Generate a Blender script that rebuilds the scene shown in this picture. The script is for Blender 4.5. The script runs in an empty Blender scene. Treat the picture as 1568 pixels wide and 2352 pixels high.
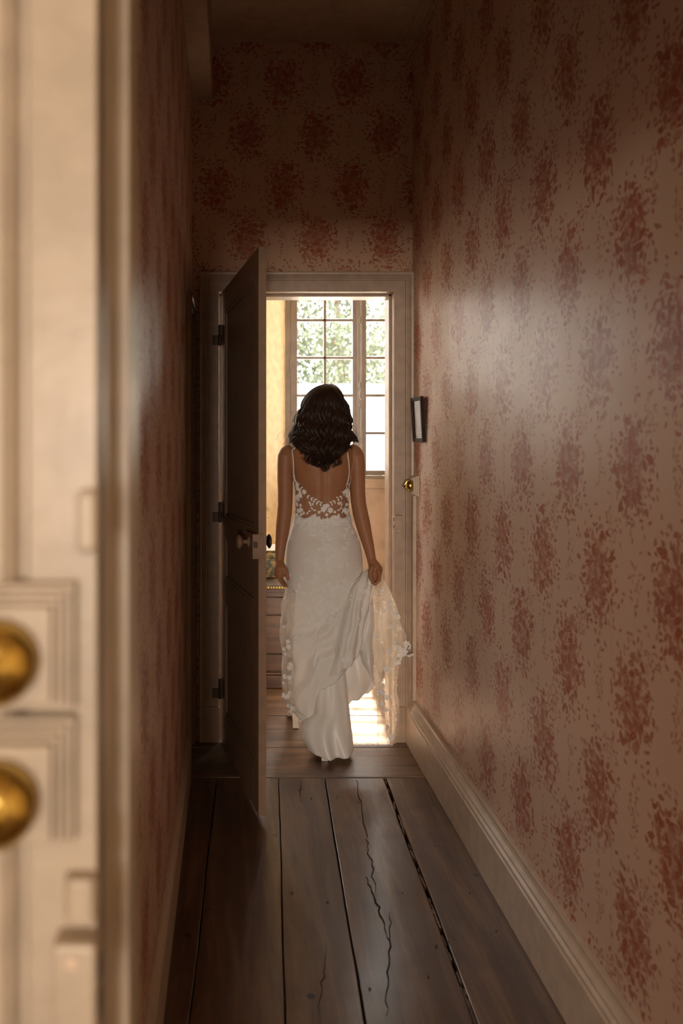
import bpy, bmesh, math, random
from mathutils import Vector, Matrix, noise
R = random.Random(7)
S = bpy.context.scene
COL = S.collection
PI = math.pi

# ------------------------------------------------------------------ camera, light, exposure
EYE = 1.49                      # the photographer's eye height
cam = bpy.data.cameras.new('camera'); camo = bpy.data.objects.new('camera', cam); COL.objects.link(camo)
camo.location = (0, 0, EYE); camo.rotation_euler = (PI/2, 0, 0)
cam.lens = 28; cam.sensor_width = 36; cam.shift_x = 0.108; cam.shift_y = -0.0736
cam.dof.use_dof = True; cam.dof.focus_distance = 3.7; cam.dof.aperture_fstop = 2.8
cam.clip_start = 0.05
S.camera = camo
S.view_settings.view_transform = 'Standard'; S.view_settings.look = 'None'
S.view_settings.gamma = 1; S.view_settings.use_curve_mapping = False
S.view_settings.exposure = 0.4

w = bpy.data.worlds.new('sky'); S.world = w; w.use_nodes = True
w.node_tree.nodes['Background'].inputs[0].default_value = (1.0, 0.965, 0.92, 1)
w.node_tree.nodes['Background'].inputs[1].default_value = 11.5

def area(name, loc, rot, sx, sy, power=0, col=(1, 1, 1), portal=False):
    l = bpy.data.lights.new(name, 'AREA'); l.shape = 'RECTANGLE'; l.size = sx; l.size_y = sy
    l.energy = power; l.color = col
    o = bpy.data.objects.new(name, l); COL.objects.link(o); o.location = loc; o.rotation_euler = rot
    if portal: l.cycles.is_portal = True
    return o
area('window_portal', (0.93, 5.98, 2.03), (-PI/2, 0, 0), 1.1, 1.75, portal=True)
area('window_portal', (-0.725, 5.98, 2.03), (-PI/2, 0, 0), 1.1, 1.75, portal=True)
# late sun through the far window, and the daylight of the room the photographer stands in
sun = bpy.data.lights.new('sun', 'SUN'); sun.energy = 75; sun.angle = 0.02; sun.color = (1, .9, .76)
suno = bpy.data.objects.new('sun', sun); COL.objects.link(suno)
suno.rotation_euler = Vector((0.06, 1.0, 1.45)).to_track_quat('Z', 'Y').to_euler()
area('near_room_window_light', (-0.5, -6.0, 1.45), (PI/2, 0, 0), .9, 1.0, 225, (1, .88, .74))

# ------------------------------------------------------------------ node helpers
class NT:
    def __init__(s, name):
        s.m = bpy.data.materials.new(name); s.m.use_nodes = True; s.t = s.m.node_tree
        s.n = s.t.nodes; s.l = s.t.links; s.b = s.n['Principled BSDF']; s.out = s.n['Material Output']
    def put(s, sock, v):
        if isinstance(v, bpy.types.NodeSocket): s.l.new(v, sock)
        else:
            if isinstance(v, tuple) and len(v) == 3 and sock.type == 'RGBA': v = v + (1,)
            sock.default_value = v
    def math(s, op, a, b=0.0, c=None, clamp=False):
        n = s.n.new('ShaderNodeMath'); n.operation = op; n.use_clamp = clamp
        s.put(n.inputs[0], a); s.put(n.inputs[1], b)
        if c is not None: s.put(n.inputs[2], c)
        return n.outputs[0]
    def vmath(s, op, a, b=(0, 0, 0)):
        n = s.n.new('ShaderNodeVectorMath'); n.operation = op
        s.put(n.inputs[0], a)
        if op == 'SCALE': s.put(n.inputs['Scale'], b)
        else: s.put(n.inputs[1], b)
        return n.outputs['Value'] if op in ('LENGTH', 'DOT_PRODUCT') else n.outputs[0]
    def sep(s, v):
        n = s.n.new('ShaderNodeSeparateXYZ'); s.put(n.inputs[0], v); return n.outputs
    def comb(s, x, y, z=0.0):
        n = s.n.new('ShaderNodeCombineXYZ'); s.put(n.inputs[0], x); s.put(n.inputs[1], y); s.put(n.inputs[2], z); return n.outputs[0]
    def mix(s, f, a, b):
        n = s.n.new('ShaderNodeMix'); n.data_type = 'RGBA'
        s.put(n.inputs[0], f); s.put(n.inputs[6], a); s.put(n.inputs[7], b); return n.outputs[2]
    def mixs(s, f, a, b):
        n = s.n.new('ShaderNodeMixShader'); s.put(n.inputs[0], f); s.put(n.inputs[1], a); s.put(n.inputs[2], b); return n.outputs[0]
    def obj(s): return s.n.new('ShaderNodeTexCoord').outputs['Object']
    def noise(s, vec, scale, detail=4, rough=.55, out=0, dist=0.0):
        n = s.n.new('ShaderNodeTexNoise'); s.put(n.inputs['Vector'], vec); n.inputs['Scale'].default_value = scale
        n.inputs['Detail'].default_value = detail; n.inputs['Roughness'].default_value = rough
        n.inputs['Distortion'].default_value = dist
        return n.outputs[out]
    def smooth(s, v, lo, hi):
        n = s.n.new('ShaderNodeMapRange'); n.interpolation_type = 'SMOOTHSTEP'
        s.put(n.inputs[0], v); s.put(n.inputs[1], lo); s.put(n.inputs[2], hi); return n.outputs[0]
    def bump(s, h, strength=.3, dist=.002):
        n = s.n.new('ShaderNodeBump'); n.inputs['Strength'].default_value = strength; n.inputs['Distance'].default_value = dist
        s.put(n.inputs['Height'], h); s.put(s.b.inputs['Normal'], n.outputs[0]); return n.outputs[0]
    def set(s, **k):
        names = dict(col='Base Color', rough='Roughness', metal='Metallic', spec='Specular IOR Level', coat='Coat Weight',
                     coatr='Coat Roughness', sheen='Sheen Weight', trans='Transmission Weight', alpha='Alpha', sss='Subsurface Weight')
        for a, v in k.items(): s.put(s.b.inputs[names[a]], v)
        return s

def paint(name, col, rough=.45, bump=.25, var=.08, scale=18):
    t = NT(name); v = t.obj(); n = t.noise(v, scale, 5)
    c2 = tuple(x*(1-var*2) for x in col)
    t.set(col=t.mix(t.smooth(n, .35, .7), col, c2), rough=rough)
    t.bump(t.noise(v, scale*4, 3), bump, .0015)
    return t.m

def wood(name, base, dark, along='Y', rough=.3, coat=0.0, scale=1.0, spec=.5):
    t = NT(name); v = t.obj(); x, y, z = t.sep(v)
    info = t.n.new('ShaderNodeObjectInfo').outputs['Random']
    off = t.math('MULTIPLY', info, 37.0)
    k = {'Y': (14, 1.1, 14), 'X': (1.1, 14, 14), 'Z': (14, 14, 1.1)}[along]
    vec = t.comb(t.math('MULTIPLY_ADD', x, k[0]*scale, off), t.math('MULTIPLY_ADD', y, k[1]*scale, off), t.math('MULTIPLY', z, k[2]*scale))
    n1 = t.noise(vec, 1.0, 8, .62, dist=.8)
    n2 = t.noise(vec, 5.0, 6, .7)
    n3 = t.noise(v, 5.5, 3, .5)
    c = t.mix(t.smooth(n1, .36, .66), dark, base)
    c = t.mix(t.math('MULTIPLY', t.smooth(n2, .48, .72), .55), c, tuple(a*.45 for a in dark))
    c = t.mix(t.math('MULTIPLY', t.smooth(n3, .5, .75), .45), c, tuple(a*.5 for a in dark))
    c = t.mix(t.math('MULTIPLY', info, .35), c, tuple(a*.6 for a in base))
    # knots and pin holes
    vo = t.n.new('ShaderNodeTexVoronoi'); t.put(vo.inputs['Vector'], v); vo.inputs['Scale'].default_value = 5.2
    c = t.mix(t.smooth(vo.outputs['Distance'], .085, .04), c, tuple(a*.2 for a in dark))
    t.set(col=c, rough=t.math('MULTIPLY_ADD', t.noise(v, 9, 5, .6), .34, rough-.13), coat=coat, coatr=.22, spec=spec)
    h = t.math('ADD', t.math('MULTIPLY', n2, .7), t.math('MULTIPLY', n1, .8))
    t.bump(h, .38, .0026)
    return t.m

def wallpaper(name, axis):
    """cream paper printed with staggered red rose bouquets, leafy sprigs between them"""
    t = NT(name); x, y, z = t.sep(t.obj())
    u = x if axis == 'X' else y
    p0 = t.comb(u, z)
    PX, PZ = .337, .52
    def lattice(vec, ou, ov):        # offset from the nearest centre of a lattice
        a, b, _ = t.sep(vec)
        fx = t.math('SUBTRACT', t.math('FRACT', t.math('ADD', t.math('DIVIDE', t.math('SUBTRACT', a, ou), PX), 100.5)), .5)
        fz = t.math('SUBTRACT', t.math('FRACT', t.math('ADD', t.math('DIVIDE', t.math('SUBTRACT', b, ov), PZ), 100.5)), .5)
        return t.math('MULTIPLY', fx, PX), t.math('MULTIPLY', fz, PZ)
    O = (.085, .375)
    def bouquet(vec, rx, rz, extra=(0, 0)):
        r = []
        for k in (0, 1):
            dx, dz = lattice(vec, O[0]+k*PX/2+extra[0], O[1]+k*PZ/2+extra[1])
            # bouquets lean: wide in the middle, a tail at the bottom, a nod at the top
            dx = t.math('MULTIPLY_ADD', dz, -.05, dx)
            wz = t.math('MULTIPLY_ADD', t.math('ABSOLUTE', dz), .9, 1.0)
            r.append(t.vmath('LENGTH', t.comb(t.math('DIVIDE', t.math('MULTIPLY', dx, wz), rx), t.math('DIVIDE', dz, rz))))
        return t.math('MINIMUM', r[0], r[1])
    def leaves(scale, L, W, seed, thr, ramp, rx, rz, extra=(0, 0)):
        pv = t.vmath('ADD', p0, (seed*1.37, seed*.71, 0))
        vo = t.n.new('ShaderNodeTexVoronoi'); vo.voronoi_dimensions = '2D'; t.put(vo.inputs['Vector'], pv); vo.inputs['Scale'].default_value = scale
        pos = vo.outputs['Position']; cr, cg, cb = t.sep(vo.outputs['Color'])
        loc = t.vmath('SUBTRACT', pv, pos); lx, ly, _ = t.sep(loc)
        an = t.math('MULTIPLY', cr, 6.283); ca = t.math('COSINE', an); sa = t.math('SINE', an)
        ax = t.math('ADD', t.math('MULTIPLY', lx, ca), t.math('MULTIPLY', ly, sa))
        ay = t.math('SUBTRACT', t.math('MULTIPLY', ly, ca), t.math('MULTIPLY', lx, sa))
        q = t.math('DIVIDE', ay, L)
        m = t.math('SUBTRACT', t.math('MULTIPLY', t.math('SUBTRACT', 1.0, t.math('MULTIPLY', q, q)), W), t.math('ABSOLUTE', ax))
        m = t.smooth(m, 0.0, W*.3)
        rib = t.smooth(t.math('ABSOLUTE', ax), W*.16, W*.05)
        m = t.math('SUBTRACT', m, t.math('MULTIPLY', rib, .35), clamp=True)
        e = bouquet(t.vmath('SUBTRACT', pos, (seed*1.37, seed*.71, 0)), rx, rz, extra)
        e = t.math('ADD', e, t.math('MULTIPLY', t.math('SUBTRACT', cg, .5), ramp))
        keep = t.math('LESS_THAN', e, thr)
        return t.math('MULTIPLY', t.math('MULTIPLY', m, keep), t.math('MULTIPLY_ADD', cb, .5, .5))
    big = leaves(25, .021, .0100, 0, .92, .5, .084, .120)
    mid = leaves(36, .015, .0072, 1, 1.02, .7, .084, .120)
    fine = leaves(58, .011, .0046, 2, 1.18, .9, .084, .120)
    spr = leaves(66, .011, .0042, 3, .62, .8, .03, .10, (PX*.5-.012, .015))
    spr2 = leaves(74, .010, .0036, 4, .7, .8, .05, .05, (PX*.27, -.135))
    # roses: ringed petals near the bouquet's heart
    vo = t.n.new('ShaderNodeTexVoronoi'); vo.voronoi_dimensions = '2D'; t.put(vo.inputs['Vector'], t.vmath('ADD', p0, t.vmath('SCALE', t.noise(p0, 60, 2, .5, out=1), .006))); vo.inputs['Scale'].default_value = 21
    ring = t.smooth(t.math('SINE', t.math('MULTIPLY', vo.outputs['Distance'], 27.0)), -.2, .75)
    e0 = bouquet(p0, .084, .120)
    wob = t.math('ADD', e0, t.math('MULTIPLY', t.math('SUBTRACT', t.noise(p0, 34, 3), .5), .9))
    core = t.smooth(wob, .66, .42)
    rose = t.math('MULTIPLY', t.math('MULTIPLY', ring, core), .62)
    wash = t.math('MULTIPLY', t.smooth(wob, .9, .35), .22)
    big2 = leaves(28, .020, .0092, 6, .62, .35, .084, .120)
    big = t.math('MAXIMUM', big, big2)
    ink = t.math('MAXIMUM', t.math('MAXIMUM', big, mid), t.math('MAXIMUM', fine, rose))
    ink = t.math('MAXIMUM', ink, wash)
    ink = t.math('MAXIMUM', ink, t.math('MULTIPLY', t.math('MAXIMUM', spr, spr2), .78))
    ink = t.math('MULTIPLY', ink, t.math('MULTIPLY_ADD', t.noise(p0, 210, 2, .6), .7, .58), clamp=True)
    pa, pb = ((.74, .545, .435), (.68, .49, .385)) if axis == 'Y' else ((.62, .42, .29), (.56, .37, .25))  # one paper in two tones: end wall's shading put into the browner pair
    paper = t.mix(t.noise(p0, 3.0, 3), pa, pb)
    c = t.mix(ink, paper, t.mix(t.noise(p0, 24, 2), (.30, .045, .018), (.42, .095, .04)))
    # seams between the drops of paper
    seam = t.smooth(t.math('ABSOLUTE', t.math('SUBTRACT', t.math('FRACT', t.math('DIVIDE', t.math('ADD', u, 20.13), .53)), .5)), .0016, .0006)
    c = t.mix(t.math('MULTIPLY', seam, .5), c, (.25, .12, .08))
    wv = t.noise(p0, 3.1, 2, .4)
    t.set(col=c, rough=t.math('MULTIPLY_ADD', t.noise(p0, 2.4, 2), .12, .30), spec=.10)
    hh = t.math('ADD', t.math('MULTIPLY', wv, 1.0), t.math('MULTIPLY', t.noise(p0, 420, 2), .012))
    t.bump(hh, .55, .012)
    return t.m

def metal(name, col, rough=.25):
    t = NT(name); t.set(col=col, metal=1.0, rough=t.math('MULTIPLY_ADD', t.noise(t.obj(), 60, 3), .15, rough-.06)); return t.m

def cloth(name, col, translucent=.25, rough=.6, bump_scale=260, bump=.15, relief=0.0, satin=False):
    t = NT(name); v = t.obj()
    t.set(col=col, rough=rough, sheen=.15, spec=.5 if satin else .25)
    h = t.noise(v, bump_scale, 2)
    if relief:
        vo = t.n.new('ShaderNodeTexVoronoi'); t.put(vo.inputs['Vector'], t.vmath('ADD', v, t.vmath('SCALE', t.noise(v, 22, 3, out=1), .05))); vo.inputs['Scale'].default_value = 42
        vo.feature = 'SMOOTH_F1'
        m = t.smooth(t.noise(v, 9, 2), .44, .6)
        h = t.math('MULTIPLY_ADD', t.math('MULTIPLY', t.math('SINE', t.math('MULTIPLY', vo.outputs['Distance'], 22.0)), m), relief, t.math('MULTIPLY', h, .25))
    nb = t.bump(h, bump, .002)
    if translucent:
        tr = t.n.new('ShaderNodeBsdfTranslucent'); t.put(tr.inputs[0], tuple(min(1, a*1.0) for a in (col[0], col[1]*.97, col[2]*.9))); 
        t.l.new(t.mixs(translucent, t.b.outputs[0], tr.outputs[0]), t.out.inputs[0])
    return t.m

def tulle(name, col, solid, pattern=.5, scale=34):
    t = NT(name); v = t.obj(); t.set(col=col, rough=.6)
    tr = t.n.new('ShaderNodeBsdfTranslucent'); t.put(tr.inputs[0], (.95, .88, .74))
    tp = t.n.new('ShaderNodeBsdfTransparent')
    fab = t.mixs(.5, t.b.outputs[0], tr.outputs[0])
    vo = t.n.new('ShaderNodeTexVoronoi'); t.put(vo.inputs['Vector'], t.vmath('ADD', v, t.vmath('SCALE', t.noise(v, 30, 2, out=1), .012))); vo.inputs['Scale'].default_value = scale
    d = vo.outputs['Distance']
    rings = t.smooth(t.math('ABSOLUTE', t.math('SUBTRACT', d, .3)), .07, .03)
    dots = t.smooth(d, .12, .08)
    e = t.n.new('ShaderNodeTexVoronoi'); t.put(e.inputs['Vector'], v); e.inputs['Scale'].default_value = scale*1.6; e.feature = 'DISTANCE_TO_EDGE'
    vein = t.smooth(e.outputs['Distance'], .05, .02)
    m = t.smooth(t.noise(v, 7, 2), .42, .56)
    pat = t.math('MULTIPLY', t.math('MAXIMUM', t.math('MAXIMUM', rings, dots), t.math('MULTIPLY', vein, .6)), m)
    lw = t.n.new('ShaderNodeLayerWeight'); lw.inputs[0].default_value = .35
    f = t.math('ADD', solid, t.math('MULTIPLY', pat, pattern), clamp=True)
    f = t.math('ADD', f, t.math('MULTIPLY', lw.outputs['Facing'], .35), clamp=True)
    t.l.new(t.mixs(f, tp.outputs[0], fab), t.out.inputs[0])
    return t.m

def glass(name):
    t = NT(name)
    tp = t.n.new('ShaderNodeBsdfTransparent'); t.put(tp.inputs[0], (.97, .98, .97))
    gl = t.n.new('ShaderNodeBsdfGlossy'); gl.inputs['Roughness'].default_value = .02
    bp = t.n.new('ShaderNodeBump'); bp.inputs['Strength'].default_value = .15; bp.inputs['Distance'].default_value = .004
    t.put(bp.inputs['Height'], t.noise(t.obj(), 5, 2)); t.put(gl.inputs['Normal'], bp.outputs[0])
    lw = t.n.new('ShaderNodeLayerWeight'); lw.inputs[0].default_value = .3
    fr = t.math('MULTIPLY_ADD', t.math('POWER', lw.outputs['Facing'], 4.0), .5, .045)
    t.l.new(t.mixs(fr, tp.outputs[0], gl.outputs[0]), t.out.inputs[0])
    return t.m

M = {}
M['paper_side'] = wallpaper('floral_wallpaper_side', 'Y')
M['paper_back_shaded'] = wallpaper('floral_wallpaper_back_shaded', 'X')
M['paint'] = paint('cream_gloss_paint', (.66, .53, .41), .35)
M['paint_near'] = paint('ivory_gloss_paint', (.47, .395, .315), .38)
M['ceiling'] = paint('ceiling_distemper', (.56, .42, .31), .8)
M['yellow'] = paint('yellow_plaster', (.86, .70, .46), .8, .3)
M['apron_shaded'] = paint('shaded_apron_plaster', (.50, .40, .37), .8, .4, .12, 6)  # room plaster under the window, shadow tint put into its colour
M['greypaint'] = paint('grey_mauve_window_paint', (.25, .22, .225), .45)
M['plank'] = wood('waxed_oak_planks', (.20, .108, .056), (.075, .035, .018), 'Y', .33, .3)
M['plankx'] = wood('waxed_oak_cross_planks', (.26, .155, .09), (.10, .055, .032), 'X', .33, .3)
M['doorpaint'] = paint('shaded_door_paint', (.30, .19, .12), .42)  # door colour darkened and browned to carry the shade on the leaf
M['framepaint'] = paint('shaded_frame_paint', (.45, .33, .245), .38)  # frame colour darkened too, shade of the hall end put into it
M['gapdark'] = paint('floor_gap_dirt', (.012, .008, .006), .9)
M['dresser'] = wood('dark_walnut', (.105, .052, .034), (.045, .022, .016), 'X', .38, .15)
M['frame_wood'] = wood('dark_frame_wood', (.06, .03, .018), (.03, .015, .01), 'Z', .62, spec=.15)
M['brass'] = metal('polished_brass', (.55, .39, .10), .2)
M['iron'] = metal('dark_iron', (.10, .07, .055), .5)
M['black'] = paint('black_slot', (.01, .008, .007), .6)
M['glass'] = glass('old_window_glass')
M['leaf'] = paint('pale_leaf', (.30, .42, .22), .35)
M['foliage'] = paint('garden_foliage', (.075, .10, .06), .6, .3, .3, 3)
M['bark'] = paint('bark', (.18, .12, .08), .9)
M['whitewash'] = paint('whitewashed_wall', (.85, .82, .76), .9)
M['gravel'] = paint('pale_gravel', (.68, .63, .54), .95)
M['dress'] = cloth('ivory_lace_over_crepe', (.88, .84, .80), .22, .6, 260, .32, 1.0)
M['satin'] = cloth('ivory_satin_lining', (.86, .82, .78), .15, .40, 300, .08, satin=True)
M['lace'] = cloth('white_lace_applique', (.91, .88, .85), .06, .7, 500, .5)
M['tulle'] = tulle('sheer_lace_tulle', (.86, .78, .66), .38, .35)
M['tulle_thin'] = tulle('thin_tulle', (.88, .83, .76), .22, .30, 30)
M['tulle_edge'] = tulle('edge_tulle', (.88, .83, .76), .14, .2, 30)
M['bodice'] = tulle('illusion_tulle', (.80, .62, .5), .10, .12, 60)
M['shoe'] = paint('ivory_leather', (.78, .72, .64), .35)

def skin():
    t = NT('warm_tan_skin'); v = t.obj()
    n = t.noise(v, 14, 4)
    t.set(col=t.mix(n, (.36, .165, .080), (.29, .125, .060)), rough=.52, spec=.35, sss=.08)
    t.b.inputs['Subsurface Radius'].default_value = (.02, .008, .004)
    t.bump(t.noise(v, 400, 2), .12, .001); return t.m
M['skin'] = skin()
def hairm():
    t = NT('dark_brown_hair'); v = t.obj(); n = t.noise(v, 30, 3)
    t.set(col=t.mix(n, (.014, .006, .0035), (.036, .015, .007)), rough=.5, spec=.28); return t.m
M['hair'] = hairm()
def boxm():
    t = NT('painted_gilt_box'); v = t.obj()
    n = t.smooth(t.noise(v, 26, 5, .6, dist=1.2), .45, .58)
    n2 = t.smooth(t.noise(v, 40, 3), .6, .68)
    c = t.mix(n, (.05, .075, .05), (.36, .23, .07)); c = t.mix(n2, c, (.45, .12, .05))
    t.set(col=c, rough=.35); return t.m
M['giltbox'] = boxm()
def paperm():     # framed notice: rows of small print
    t = NT('printed_notice'); x, y, z = t.sep(t.obj())
    row = t.math('GREATER_THAN', t.math('FRACT', t.math('MULTIPLY', z, 118.0)), .62)
    word = t.smooth(t.noise(t.comb(t.math('MULTIPLY', y, 260.0), t.math('MULTIPLY', t.math('FLOOR', t.math('MULTIPLY', z, 118.0)), 3.1)), 1.0, 1), .40, .5)
    k = t.math('MULTIPLY', t.math('MULTIPLY', row, word), .75)
    t.set(col=t.mix(k, (.72, .70, .70), (.16, .14, .14)), rough=.5); return t.m
M['notice'] = paperm()

# ------------------------------------------------------------------ mesh helpers
class MB:
    def __init__(s): s.v = []; s.f = []
    def box(s, x0, x1, y0, y1, z0, z1, mat=None):
        b = len(s.v)
        for z in (z0, z1):
            for x, y in ((x0, y0), (x1, y0), (x1, y1), (x0, y1)):
                p = Vector((x, y, z)); s.v.append(mat @ p if mat else p)
        for f in ((3, 2, 1, 0), (4, 5, 6, 7), (0, 1, 5, 4), (1, 2, 6, 5), (2, 3, 7, 6), (3, 0, 4, 7)): s.f.append([b+i for i in f])
        return s
    def prism(s, poly, z0, z1):           # plan polygon (counter-clockwise) raised from z0 to z1
        b = len(s.v); n = len(poly)
        for z in (z0, z1):
            for x, y in poly: s.v.append(Vector((x, y, z)))
        s.f.append([b+i for i in range(n)][::-1]); s.f.append([b+n+i for i in range(n)])
        for i in range(n): j = (i+1) % n; s.f.append([b+i, b+j, b+n+j, b+n+i])
        return s
    def sweep(s, stations, closed_ring=True, cap=True):       # list of equal-length point loops
        b = len(s.v); n = len(stations[0])
        for st in stations: s.v += [Vector(p) for p in st]
        for k in range(len(stations)-1):
            for i in range(n if closed_ring else n-1):
                j = (i+1) % n
                s.f.append([b+k*n+i, b+k*n+j, b+(k+1)*n+j, b+(k+1)*n+i])
        if cap and closed_ring:
            s.f.append([b+i for i in range(n)][::-1]); s.f.append([b+(len(stations)-1)*n+i for i in range(n)])
        return s
    def tube(s, pts, rad, seg=12, flat=1.0, ref=None):
        pts = [Vector(p) for p in pts]
        if not isinstance(rad, (list, tuple)): rad = [rad]*len(pts)
        st = []; pu = None
        for i, p in enumerate(pts):
            d = (pts[min(i+1, len(pts)-1)]-pts[max(i-1, 0)]).normalized()
            if pu is None:
                r = Vector(ref) if ref else (Vector((0, 1, 0)) if abs(d.y) < .9 else Vector((1, 0, 0)))
            else: r = pu
            u = (r-d*r.dot(d)).normalized(); pu = u; w_ = d.cross(u)
            st.append([p+u*math.cos(2*PI*k/seg)*rad[i]*flat+w_*math.sin(2*PI*k/seg)*rad[i] for k in range(seg)])
        return s.sweep(st)
    def lathe(s, prof, o, ax, seg=20):    # prof = [(r, h)]
        ax = Vector(ax).normalized(); u = ax.orthogonal().normalized(); w_ = ax.cross(u); o = Vector(o)
        return s.sweep([[o+ax*h+(u*math.cos(2*PI*k/seg)+w_*math.sin(2*PI*k/seg))*max(r, 1e-4) for k in range(seg)] for r, h in prof])
    def ball(s, c, r, n=10, m=14):
        if not isinstance(r, tuple): r = (r, r, r)
        c = Vector(c)
        return s.sweep([[c+Vector((r[0]*math.sin(PI*i/n)*math.cos(2*PI*k/m), r[1]*math.sin(PI*i/n)*math.sin(2*PI*k/m), -r[2]*math.cos(PI*i/n))) if 0 < i < n
                         else c+Vector((1e-4*math.cos(2*PI*k/m), 1e-4*math.sin(2*PI*k/m), -r[2]*math.cos(PI*i/n))) for k in range(m)] for i in range(n+1)])
    def mesh(s, name):
        me = bpy.data.meshes.new(name); me.from_pydata([tuple(v) for v in s.v], [], s.f)
        bm = bmesh.new(); bm.from_mesh(me); bmesh.ops.recalc_face_normals(bm, faces=bm.faces); bm.to_mesh(me); bm.free()
        return me
    def build(s, name, mat, parent=None, smooth=False, bevel=0):
        return link(name, s.mesh(name), mat, parent, smooth, bevel)

def link(name, me, mat, parent=None, smooth=False, bevel=0):
    if mat and not me.materials: me.materials.append(mat)
    if smooth:
        for p in me.polygons: p.use_smooth = True
    o = bpy.data.objects.new(name, me); COL.objects.link(o)
    if parent: setparent(o, parent)
    if bevel:
        md = o.modifiers.new('bevel', 'BEVEL'); md.width = bevel; md.segments = 2; md.limit_method = 'ANGLE'; md.angle_limit = .6
    return o
WORLD = {}
def setparent(o, p):
    o.parent = p
    if p.parent is None: o.matrix_parent_inverse = Matrix.Translation(-p.location)
def empty(name, loc):
    o = bpy.data.objects.new(name, None); COL.objects.link(o); o.location = loc; o.empty_display_size = .1; return o
def tag(o, label=None, cat=None, group=None, kind=None):
    if label: o['label'] = label
    if cat: o['category'] = cat
    if group: o['group'] = group
    if kind: o['kind'] = kind
    return o
def struct(o, label=None, cat=None): return tag(o, label, cat, kind='structure')

# ------------------------------------------------------------------ room shell
XL, XR = -.19, .891          # hall side walls
YB, YB2 = 3.91, 4.065        # doorway wall, hall side and room side
ZC = 3.425                   # ceiling
DL, DR, DZ = -.058, .797, 2.198   # far door opening
NY0, NY1 = .60, .70          # near doorway

struct(MB().box(XL-.12, XL, NY1+.06, YB, 0, ZC).build('wall_left', M['paper_side']), 'wallpapered left wall of the hall with red rose bouquets', 'wall')
struct(MB().box(XR, XR+.12, NY1+.06, YB, 0, ZC).build('wall_right', M['paper_side']), 'wallpapered right wall of the hall with red rose bouquets', 'wall')
struct(MB().box(-2.3, DL-.012, YB, YB2, 0, ZC).box(DR+.012, 2.5, YB, YB2, 0, ZC).box(DL-.012, DR+.012, YB, YB2, DZ+.012, ZC).build('wall_back', M['paper_back_shaded']),
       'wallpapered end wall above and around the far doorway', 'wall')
# room side of the same wall
struct(MB().box(-2.3, DL-.012, YB2, YB2+.01, 0, ZC).box(DR+.012, 2.5, YB2, YB2+.01, 0, ZC).box(DL-.012, DR+.012, YB2, YB2+.01, DZ+.012, ZC).build('wall_inner', M['yellow']),
       'yellow plaster on the room side of the doorway wall', 'wall')
struct(MB().box(-2.5, 2.6, -7.1, 6.0, ZC, ZC+.12).build('ceiling', M['ceiling']), 'plain plastered ceiling of hall and rooms', 'ceiling')
# far room
far = MB()
far.prism([(-2.3, 5.3), (-1.55, 5.3), (-1.25, 5.75), (-1.25, 5.9), (-2.3, 5.9)], 0, 2.92)
far.prism([(.02, 5.3), (.10, 5.3), (.393, 5.75), (.393, 5.9), (-.2, 5.9), (-.2, 5.75)], 0, 2.92)
far.prism([(1.76, 5.3), (2.5, 5.3), (2.5, 5.9), (1.467, 5.9), (1.467, 5.75)], 0, 2.92)
far.box(-2.3, 2.5, 5.3, 5.9, 2.92, ZC)
struct(far.build('wall_far', M['yellow']), 'yellow plastered window wall of the far room with splayed reveals', 'wall')
struct(MB().box(-1.25, -.2, 5.74, 5.9, 0, 1.15).box(.393, 1.467, 5.74, 5.9, 0, 1.15).box(-1.23, -.22, 5.725, 5.76, 1.10, 1.185).box(.40, 1.46, 5.725, 5.76, 1.118, 1.185).build('wall_apron', M['apron_shaded'], bevel=.004),
       'plaster wall under the window, its shade put into the colour', 'wall')
struct(MB().box(-2.42, -2.3, YB, 6.0, 0, ZC).build('wall_far_left', M['yellow']), 'yellow left wall of the far room', 'wall')
struct(MB().box(2.5, 2.62, YB, 6.0, 0, ZC).build('wall_far_right', M['yellow']), 'yellow right wall of the far room', 'wall')
# near room around the photographer
struct(MB().box(-2.3, -.115, NY0+.012, NY1+.06, 0, ZC).box(.76, 2.5, NY0+.012, NY1+.06, 0, ZC).box(-.115, .76, NY0+.012, NY1+.06, 2.075, ZC).build('wall_near', M['ceiling']),
       'plain wall holding the near door frame', 'wall')
struct(MB().box(-2.42, -2.3, -7.0, NY1, 0, ZC).box(2.5, 2.62, -7.0, NY1, 0, ZC).box(-2.4, 2.6, -7.1, -7.0, 0, ZC).build('wall_near_room', M['yellow']),
       'walls of the room behind the photographer', 'wall')

# ceiling boxing on the left, cove on the right
struct(MB().box(XL, -.09, NY1+.06, YB, 3.14, ZC).build('trim_1', M['ceiling'], bevel=.004), 'boxed-in duct running along the ceiling on the left', 'trim')
cv = [(XR, ZC-.05), (XR-.006, ZC-.05), (XR-.010, ZC-.03), (XR-.028, ZC-.010), (XR-.045, ZC-.006), (XR-.045, ZC), (XR, ZC)]
struct(MB().sweep([[(x, y, z) for x, z in cv] for y in (NY1+.06, YB)]).build('trim_2', M['ceiling']), 'narrow cove moulding under the ceiling on the right wall', 'trim')

# baseboards
BP = [(0, 0), (.041, 0), (.041, .158), (.036, .163), (.036, .172), (.027, .180), (.030, .188), (.020, .199), (.016, .206), (.016, .22), (0, .22)]
def base_y(name, xw, sg, y0, y1, label, kx=1.0):
    struct(MB().sweep([[(xw+sg*t*kx, y, z) for t, z in BP] for y in (y0, y1)]).build(name, M['paint'], bevel=.0012), label, 'baseboard')
base_y('baseboard_right', XR, -1, NY1+.06, YB, 'tall moulded cream baseboard along the right wall')
base_y('baseboard_left', XL, 1, NY1+.06, 3.40, 'tall moulded baseboard along the left wall in shadow', .45)

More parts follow.
